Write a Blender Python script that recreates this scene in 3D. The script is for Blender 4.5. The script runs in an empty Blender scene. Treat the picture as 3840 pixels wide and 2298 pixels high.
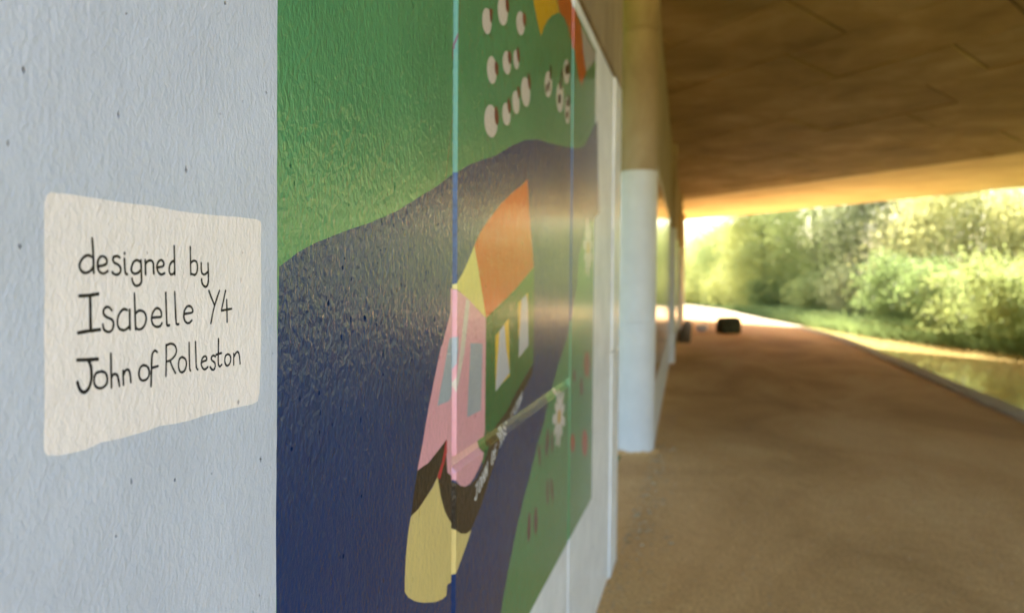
import bpy, bmesh, math, random
import numpy as np
from mathutils import Vector, Matrix, noise
from mathutils.geometry import delaunay_2d_cdt

random.seed(11)
rng = np.random.default_rng(5)
R = math.radians
scene = bpy.context.scene
COL = scene.collection

# ------------------------------------------------------------------ camera
cam_data = bpy.data.cameras.new('camera')
cam = bpy.data.objects.new('camera', cam_data)
COL.objects.link(cam)
rt = Vector((0.96920063, 0.24617901, 0.00678445))
up = Vector((-0.01522542, 0.03240076, 0.99935898))
fw = Vector((-0.24580138, 0.96868266, -0.03515102))
m = Matrix((rt, up, -fw)).transposed().to_4x4()
m.translation = Vector((0.4698, 0.0, 1.5))
cam.matrix_world = m
cam_data.sensor_width = 36.0
cam_data.lens = 36.0 * 2900.0 / 3840.0
cam_data.clip_start = 0.02
cam_data.clip_end = 2000.0
cam_data.dof.use_dof = True
cam_data.dof.focus_distance = 0.88
cam_data.dof.aperture_fstop = 4.2
cam_data.dof.aperture_blades = 0
scene.camera = cam

# ------------------------------------------------------------------ world, sun, exposure
SUN_EL, SUN_AZ = 41.0, 1.0        # azimuth measured from +Y towards +X
world = bpy.data.worlds.new('World')
scene.world = world
world.use_nodes = True
wn = world.node_tree
for n in list(wn.nodes):
    wn.nodes.remove(n)
w_out = wn.nodes.new('ShaderNodeOutputWorld')
w_bg = wn.nodes.new('ShaderNodeBackground')
w_sky = wn.nodes.new('ShaderNodeTexSky')
w_sky.sky_type = 'NISHITA'
w_sky.sun_disc = False
w_sky.sun_elevation = R(SUN_EL)
w_sky.sun_rotation = R(SUN_AZ)
w_sky.air_density = 1.0
w_sky.dust_density = 2.5
w_sky.ozone_density = 1.0
w_bg.inputs['Strength'].default_value = 0.15
wn.links.new(w_sky.outputs[0], w_bg.inputs[0])
wn.links.new(w_bg.outputs[0], w_out.inputs[0])

sun_data = bpy.data.lights.new('sun', 'SUN')
sun_data.energy = 4.5
sun_data.angle = R(0.53)
sun_data.color = (1.0, 0.92, 0.80)
sun = bpy.data.objects.new('sun', sun_data)
COL.objects.link(sun)
sd = Vector((math.sin(R(SUN_AZ)) * math.cos(R(SUN_EL)), math.cos(R(SUN_AZ)) * math.cos(R(SUN_EL)), math.sin(R(SUN_EL))))
sun.rotation_euler = sd.to_track_quat('Z', 'Y').to_euler()
sun.location = (0, 0, 30)

vs = scene.view_settings
vs.view_transform = 'Standard'
vs.look = 'None'
vs.exposure = 2.95
vs.gamma = 1.0
vs.use_curve_mapping = False
scene.render.engine = 'CYCLES'
cy = scene.cycles
cy.use_denoising = True
try:
    cy.denoiser = 'OPENIMAGEDENOISE'
    cy.denoising_input_passes = 'RGB_ALBEDO_NORMAL'
except Exception:
    pass
cy.max_bounces = 10
cy.diffuse_bounces = 6
cy.glossy_bounces = 4
cy.transmission_bounces = 4
cy.sample_clamp_indirect = 6.0
cy.caustics_reflective = False
cy.caustics_refractive = False
cy.use_adaptive_sampling = False

# ------------------------------------------------------------------ helpers
def tag(o, label=None, cat=None, group=None, kind=None):
    if label: o['label'] = label
    if cat: o['category'] = cat
    if group: o['group'] = group
    if kind or cat: o['kind'] = kind or 'thing'
    return o

def empty(name, loc=(0, 0, 0)):
    o = bpy.data.objects.new(name, None)
    o.location = loc
    o.empty_display_size = 0.2
    COL.objects.link(o)
    return o

def link(name, me, mat=None, parent=None, loc=None):
    o = bpy.data.objects.new(name, me)
    COL.objects.link(o)
    if mat is not None and not me.materials:
        me.materials.append(mat)
    if parent is not None:
        o.parent = parent
    if loc is not None:
        o.location = loc
    return o

def mesh(name, verts, faces, smooth=False):
    me = bpy.data.meshes.new(name)
    me.from_pydata([tuple(v) for v in verts], [], faces)
    me.update()
    if smooth:
        me.polygons.foreach_set('use_smooth', [True] * len(me.polygons))
    return me

def bm_mesh(name, bm, smooth=False):
    me = bpy.data.meshes.new(name)
    bm.normal_update()
    bm.to_mesh(me)
    bm.free()
    if smooth:
        me.polygons.foreach_set('use_smooth', [True] * len(me.polygons))
    return me

def bm_box(bm, x0, x1, y0, y1, z0, z1):
    vs_ = [bm.verts.new((x, y, z)) for z in (z0, z1) for y in (y0, y1) for x in (x0, x1)]
    for f in ((0, 2, 3, 1), (4, 5, 7, 6), (0, 1, 5, 4), (2, 6, 7, 3), (0, 4, 6, 2), (1, 3, 7, 5)):
        bm.faces.new([vs_[i] for i in f])

def quads_mesh(name, P):
    """P: (n,4,3) array of quads -> mesh, fast"""
    n = len(P)
    me = bpy.data.meshes.new(name)
    me.vertices.add(4 * n)
    me.vertices.foreach_set('co', P.reshape(-1).astype(np.float32))
    me.loops.add(4 * n)
    me.loops.foreach_set('vertex_index', np.arange(4 * n, dtype=np.int32))
    me.polygons.add(n)
    me.polygons.foreach_set('loop_start', np.arange(0, 4 * n, 4, dtype=np.int32))
    me.polygons.foreach_set('loop_total', np.full(n, 4, dtype=np.int32))
    me.update(calc_edges=True)
    return me

# ------------------------------------------------------------------ materials
class NT:
    def __init__(self, name):
        self.mat = bpy.data.materials.new(name)
        self.mat.use_nodes = True
        self.nt = self.mat.node_tree
        for n in list(self.nt.nodes):
            self.nt.nodes.remove(n)
        self.out = self.node('ShaderNodeOutputMaterial')
        self.bsdf = self.node('ShaderNodeBsdfPrincipled')
        self.nt.links.new(self.bsdf.outputs[0], self.out.inputs[0])
    def node(self, t, **kw):
        n = self.nt.nodes.new(t)
        for k, v in kw.items():
            setattr(n, k, v)
        return n
    def link(self, a, b):
        self.nt.links.new(a, b)
    def coords(self, scale=(1, 1, 1)):
        tc = self.node('ShaderNodeTexCoord')
        mp = self.node('ShaderNodeMapping')
        mp.inputs['Scale'].default_value = scale
        self.link(tc.outputs['Object'], mp.inputs[0])
        return mp.outputs[0]
    def noise(self, vec, scale, detail=3, rough=0.55, dist=0.0):
        n = self.node('ShaderNodeTexNoise')
        n.inputs['Scale'].default_value = scale
        n.inputs['Detail'].default_value = detail
        n.inputs['Roughness'].default_value = rough
        n.inputs['Distortion'].default_value = dist
        self.link(vec, n.inputs['Vector'])
        return n.outputs['Fac']
    def ramp(self, fac, stops):
        r = self.node('ShaderNodeValToRGB')
        el = r.color_ramp.elements
        el[0].position, el[0].color = stops[0][0], tuple(stops[0][1]) + (1,)
        el[1].position, el[1].color = stops[-1][0], tuple(stops[-1][1]) + (1,)
        for p, c in stops[1:-1]:
            e = el.new(p); e.color = tuple(c) + (1,)
        self.link(fac, r.inputs[0])
        return r.outputs[0]
    def math(self, op, a, b):
        n = self.node('ShaderNodeMath', operation=op)
        for i, v in enumerate((a, b)):
            if isinstance(v, (int, float)): n.inputs[i].default_value = v
            else: self.link(v, n.inputs[i])
        return n.outputs[0]
    def bump(self, height, strength, dist):
        b = self.node('ShaderNodeBump')
        b.inputs['Strength'].default_value = strength
        b.inputs['Distance'].default_value = dist
        self.link(height, b.inputs['Height'])
        self.link(b.outputs[0], self.bsdf.inputs['Normal'])
        self.link(b.outputs[0], self.bsdf.inputs['Coat Normal'])
    def set(self, **kw):
        for k, v in kw.items():
            self.bsdf.inputs[k.replace('_', ' ')].default_value = v
        return self

def vary(c, f):
    return tuple(min(1.0, x * f) for x in c)

def paint(name, c, rough=0.34, relief=1.0, var=0.06, spec=0.06, coat=0.9, coat_r=0.075, coat_ior=1.52, fine=165.0):
    """gloss masonry paint rolled on rough render: orange peel, ridges and runs"""
    t = NT(name)
    v = t.coords((1, 1.0, 0.62))
    big = t.noise(t.coords((1, 1, 1)), 5.0, 4)
    t.link(t.ramp(big, [(0.3, vary(c, 1 - var)), (0.7, vary(c, 1 + var))]), t.bsdf.inputs['Base Color'])
    a = t.noise(v, fine, 3, 0.5, 0.5)
    b = t.noise(v, 60.0, 2, 0.5, 0.4)
    vo = t.node('ShaderNodeTexVoronoi', feature='SMOOTH_F1')
    vo.inputs['Scale'].default_value = 95.0
    t.link(v, vo.inputs['Vector'])
    h = t.math('ADD', t.math('MULTIPLY', a, 1.0), t.math('MULTIPLY', b, 0.4))
    h = t.math('SUBTRACT', h, t.math('MULTIPLY', vo.outputs['Distance'], 0.5))
    t.bump(h, 1.0, 0.0020 * relief)
    rr = t.ramp(t.noise(v, 30, 2), [(0.3, (rough * 0.8,) * 3), (0.7, (rough * 1.2,) * 3)])
    t.link(rr, t.bsdf.inputs['Roughness'])
    t.bsdf.inputs['Specular IOR Level'].default_value = spec
    t.set(Coat_Weight=coat, Coat_Roughness=coat_r, Coat_IOR=coat_ior)
    return t.mat

def rough_mat(name, stops, scale=3.0, rough=0.9, bump=0.01, bscale=40.0, stretch=(1, 1, 1), spec=0.3, detail=5):
    t = NT(name)
    v = t.coords(stretch)
    t.link(t.ramp(t.noise(v, scale, detail, 0.6, 0.3), stops), t.bsdf.inputs['Base Color'])
    t.bump(t.noise(v, bscale, 4, 0.6), 0.8, bump)
    t.set(Roughness=rough, Specular_IOR_Level=spec)
    return t.mat

M = {}
PC = dict(
    grey=(0.50, 0.51, 0.54), white=(0.72, 0.70, 0.655), green=(0.080, 0.245, 0.095), palesky=(0.45, 0.40, 0.33), orange_dark=(0.52, 0.105, 0.012),
    yellow=(0.62, 0.34, 0.012), navy=(0.0002, 0.025, 0.105), brown=(0.16, 0.035, 0.015), brown_thin=(0.15, 0.05, 0.02),
    cream=(0.66, 0.56, 0.45), redbrown=(0.17, 0.030, 0.016), darkbrown=(0.030, 0.020, 0.012), hull=(0.012, 0.007, 0.004),
    boatgreen=(0.016, 0.12, 0.030), orange=(0.60, 0.066, 0.012), bowcream=(0.68, 0.52, 0.18), pink=(0.74, 0.34, 0.36),
    paleyellow=(0.72, 0.58, 0.16), winblue=(0.36, 0.40, 0.42), wingrey=(0.36, 0.38, 0.39), wingrey2=(0.50, 0.48, 0.48),
    yellow_win=(0.72, 0.42, 0.02), red=(0.48, 0.020, 0.025), lettercream=(0.80, 0.75, 0.68), daisy=(0.70, 0.60, 0.52),
    redflower=(0.42, 0.045, 0.020), rust=(0.26, 0.055, 0.012), purple=(0.11, 0.020, 0.055), signcream=(0.80, 0.70, 0.615),
    pencil=(0.46, 0.39, 0.33), ink=(0.008, 0.006, 0.008))
for k, c in PC.items():
    M[k] = paint('paint_' + k, c, coat=0.22 if k in ('ink', 'signcream', 'grey', 'pencil', 'white') else 1.0, relief=0.52 if k in ('ink', 'signcream', 'grey', 'pencil') else 1.0, fine=240.0 if k in ('ink', 'signcream', 'grey') else 165.0, var=0.13 if k == 'white' else 0.07)
M['concrete_bare'] = rough_mat('bare_concrete', [(0.28, (0.20, 0.135, 0.068)), (0.5, (0.29, 0.205, 0.108)), (0.72, (0.38, 0.285, 0.165))], 2.6, 0.85, 0.004, 60, (1, 1, 0.5))
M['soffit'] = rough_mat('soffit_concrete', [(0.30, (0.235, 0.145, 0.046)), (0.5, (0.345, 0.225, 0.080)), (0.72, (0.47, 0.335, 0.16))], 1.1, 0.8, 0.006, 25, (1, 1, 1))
nt = M['soffit'].node_tree
bs = [n for n in nt.nodes if n.type == 'BSDF_PRINCIPLED'][0]
src = bs.inputs['Base Color'].links[0].from_socket
oi = nt.nodes.new('ShaderNodeObjectInfo')
mr = nt.nodes.new('ShaderNodeMapRange'); mr.inputs[3].default_value = 0.94; mr.inputs[4].default_value = 1.06
mxx = nt.nodes.new('ShaderNodeVectorMath'); mxx.operation = 'SCALE'
nt.links.new(oi.outputs['Random'], mr.inputs[0]); nt.links.new(src, mxx.inputs[0]); nt.links.new(mr.outputs[0], mxx.inputs['Scale']); nt.links.new(mxx.outputs[0], bs.inputs['Base Color'])
M['joint'] = rough_mat('soffit_joint', [(0.3, (0.15, 0.095, 0.034)), (0.7, (0.21, 0.14, 0.055))], 2, 0.95, 0.004)
M['soffit_edge'] = rough_mat('soffit_edge_concrete', [(0.3, (0.64, 0.48, 0.29)), (0.5, (0.74, 0.58, 0.37)), (0.7, (0.80, 0.65, 0.44))], 0.9, 0.8, 0.006, 20)  # paler than the soffit: sunlight bounced up under the edge is put into the colour
M['column_paint'] = paint('paint_column', (0.53, 0.51, 0.475), 0.45, 0.5, coat=0.2)
t = NT('path_grit')
v = t.coords((1, 0.55, 1)); v1 = t.coords((1, 1, 1))
c1 = t.ramp(t.noise(v, 0.7, 5, 0.62, 0.6), [(0.34, (0.46, 0.255, 0.085)), (0.5, (0.60, 0.345, 0.125)), (0.66, (0.69, 0.43, 0.175))])
sp = t.ramp(t.noise(v1, 55, 3, 0.7), [(0.36, (0.62, 0.60, 0.58)), (0.55, (1, 1, 1)), (0.72, (1.25, 1.25, 1.25))])
mx = t.node('ShaderNodeMix', data_type='RGBA', blend_type='MULTIPLY')
mx.inputs[0].default_value = 0.8
t.link(c1, mx.inputs[6]); t.link(sp, mx.inputs[7])
t.link(mx.outputs[2], t.bsdf.inputs['Base Color'])
hh = t.math('ADD', t.math('MULTIPLY', t.noise(v1, 90, 4, 0.6), 0.5), t.math('MULTIPLY', t.noise(v1, 9, 3, 0.5), 1.6))
t.bump(hh, 0.8, 0.014)
t.set(Roughness=0.95, Specular_IOR_Level=0.2)
M['path'] = t.mat
M['kerb'] = rough_mat('kerb_stone', [(0.25, (0.27, 0.20, 0.12)), (0.75, (0.42, 0.34, 0.23))], 3, 0.9, 0.006, 40)
M['soil'] = rough_mat('soil', [(0.3, (0.035, 0.025, 0.014)), (0.7, (0.09, 0.062, 0.032))], 6, 0.95, 0.02, 30)
M['grass'] = rough_mat('grass', [(0.25, (0.06, 0.10, 0.015)), (0.5, (0.12, 0.16, 0.025)), (0.8, (0.22, 0.22, 0.05))], 1.2, 0.95, 0.05, 12)
M['block'] = rough_mat('mossy_block', [(0.25, (0.022, 0.022, 0.012)), (0.55, (0.05, 0.05, 0.022)), (0.85, (0.09, 0.09, 0.035))], 4, 0.95, 0.02, 25)
M['bag'] = rough_mat('white_bag', [(0.3, (0.60, 0.60, 0.62)), (0.7, (0.78, 0.78, 0.78))], 6, 0.4, 0.004, 30)
M['bark'] = rough_mat('bark', [(0.3, (0.05, 0.04, 0.025)), (0.7, (0.13, 0.10, 0.065))], 6, 0.95, 0.02, 20, (1, 1, 0.2))
M['pebble'] = rough_mat('pebble', [(0.3, (0.22, 0.14, 0.06)), (0.7, (0.48, 0.34, 0.18))], 9, 0.9, 0.004, 60)

t = NT('muddy_water')
v = t.coords((1, 1, 1))
t.set(Base_Color=(0.60, 0.43, 0.17, 1), Roughness=0.05, Specular_IOR_Level=1.0)
t.bump(t.noise(v, 2.2, 3, 0.5, 0.4), 0.07, 0.05)
M['water'] = t.mat

def leaf_mat(name, c, tr, spread=0.35):
    t = NT(name)
    v = t.coords((1, 1, 1))
    lo, hi = vary(c, 1 - spread), vary(c, 1 + spread)
    colr = t.ramp(t.noise(v, 0.9, 4, 0.7), [(0.3, lo), (0.7, hi)])
    t.link(colr, t.bsdf.inputs['Base Color'])
    t.set(Roughness=0.6, Specular_IOR_Level=0.12)
    tl = t.node('ShaderNodeBsdfTranslucent')
    tl.inputs['Color'].default_value = tuple(tr) + (1,)
    mx = t.node('ShaderNodeMixShader')
    mx.inputs[0].default_value = 0.5
    t.link(t.bsdf.outputs[0], mx.inputs[1])
    t.link(tl.outputs[0], mx.inputs[2])
    t.link(mx.outputs[0], t.out.inputs[0])
    return t.mat
M['leaf_willow'] = leaf_mat('leaf_willow', (0.2, 0.2, 0.085), (0.74, 0.72, 0.28))
M['leaf_dark'] = leaf_mat('leaf_dark', (0.11, 0.125, 0.062), (0.29, 0.32, 0.14))
M['leaf_mid'] = leaf_mat('leaf_mid', (0.125, 0.15, 0.06), (0.37, 0.44, 0.15))
M['leaf_yellow'] = leaf_mat('leaf_yellow', (0.15, 0.165, 0.055), (0.42, 0.44, 0.13))
M['leaf_sunny'] = leaf_mat('leaf_sunny', (0.26, 0.26, 0.09), (0.92, 0.88, 0.3))  # unseen down-river foliage, colour raised so its reflection brightens the mural's glare
M['leaf_bright'] = leaf_mat('leaf_bright', (0.085, 0.125, 0.05), (0.22, 0.3, 0.1))

# ------------------------------------------------------------------ ground, path, river
def extrude_poly(name, pts, z1, z0, mat, kind='structure'):
    bm = bmesh.new()
    vt = [bm.verts.new((x, y, z1)) for x, y in pts]
    vb = [bm.verts.new((x, y, z0)) for x, y in pts]
    for i in range(len(pts)):
        j = (i + 1) % len(pts)
        bm.faces.new((vt[i], vb[i], vb[j], vt[j]))
    f = bm.faces.new(vt)
    bmesh.ops.triangulate(bm, faces=[f])
    bmesh.ops.recalc_face_normals(bm, faces=bm.faces)
    o = link(name, bm_mesh(name, bm), mat)
    return tag(o, kind=kind)

KERB = [(4.3, -60), (4.12, -12), (4.08, 0), (4.06, 12), (4.06, 18.5), (3.95, 22.3), (3.45, 27), (2.5, 32.2), (1.1, 41.8), (-2.5, 54), (-9, 68), (-22, 84), (-60, 112), (-140, 160)]
BANK = [(34, -60), (24, -20), (18, 0), (13.5, 12), (10.6, 19.5), (8.9, 23.6), (7.9, 26), (6.6, 29), (5.6, 34), (3.9, 43), (0.3, 56), (-5.5, 71), (-18, 89), (-56, 119), (-138, 168)]
inner = [(x - 4.3, y) for x, y in KERB[:8]] + [(-3.4, 40.8), (-6.4, 52), (-12.5, 65), (-24.5, 80.5), (-62, 108), (-141, 156)]
extrude_poly('path', [(x - 0.3 if y < 45 else x - 0.2, y) for x, y in KERB] + inner[::-1], 0.0, -0.4, M['path'])
extrude_poly('ground', [(x - 0.02, y) for x, y in KERB] + [(-400, 330), (-600, 330), (-600, -300), (4.3, -300)], -0.02, -1.4, M['grass'])
extrude_poly('far_bank', BANK + [(-140, 600), (700, 600), (700, -300), (60, -300)], 0.05, -1.4, M['grass'])
wm = mesh('river', [(-300, -300, -0.42), (300, -300, -0.42), (300, 400, -0.42), (-300, 400, -0.42)], [(0, 1, 2, 3)])
tag(link('river', wm, M['water']), kind='structure')
gm = mesh('river_bed', [(-1500, -1500, -1.5), (1500, -1500, -1.5), (1500, 1500, -1.5), (-1500, 1500, -1.5)], [(0, 1, 2, 3)])
tag(link('river_bed', gm, M['soil']), kind='structure')

# kerb stones along the water's edge
kerb = tag(empty('kerb_edging', (4.0, 10, 0)), 'pale stone coping laid along the path beside the brown river', 'kerb')
def resample(pts, step, y0, y1):
    P = [Vector((x, y, 0)) for x, y in pts]
    out = []; carry = 0.0
    for a, b in zip(P[:-1], P[1:]):
        L = (b - a).length; d = (b - a) / L; s = carry
        while s < L:
            q = a + d * s
            if y0 <= q.y <= y1: out.append((q, d))
            s += step
        carry = s - L
    return out
for q, d in resample(KERB, 1.1, -6, 50):
    bm = bmesh.new()
    bm_box(bm, -0.30, 0.0, -0.545, 0.545, -0.30, 0.028 + random.uniform(-.006, .006))
    bmesh.ops.bevel(bm, geom=[e for e in bm.edges], offset=0.018, segments=1, affect='EDGES')
    o = link('coping_stone', bm_mesh('coping_stone', bm), M['kerb'], kerb)
    o.location = q - kerb.location
    o.location.z = 0
    o.rotation_euler.z = math.atan2(d.y, d.x) - math.pi / 2 + random.uniform(-.006, .006)

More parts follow.
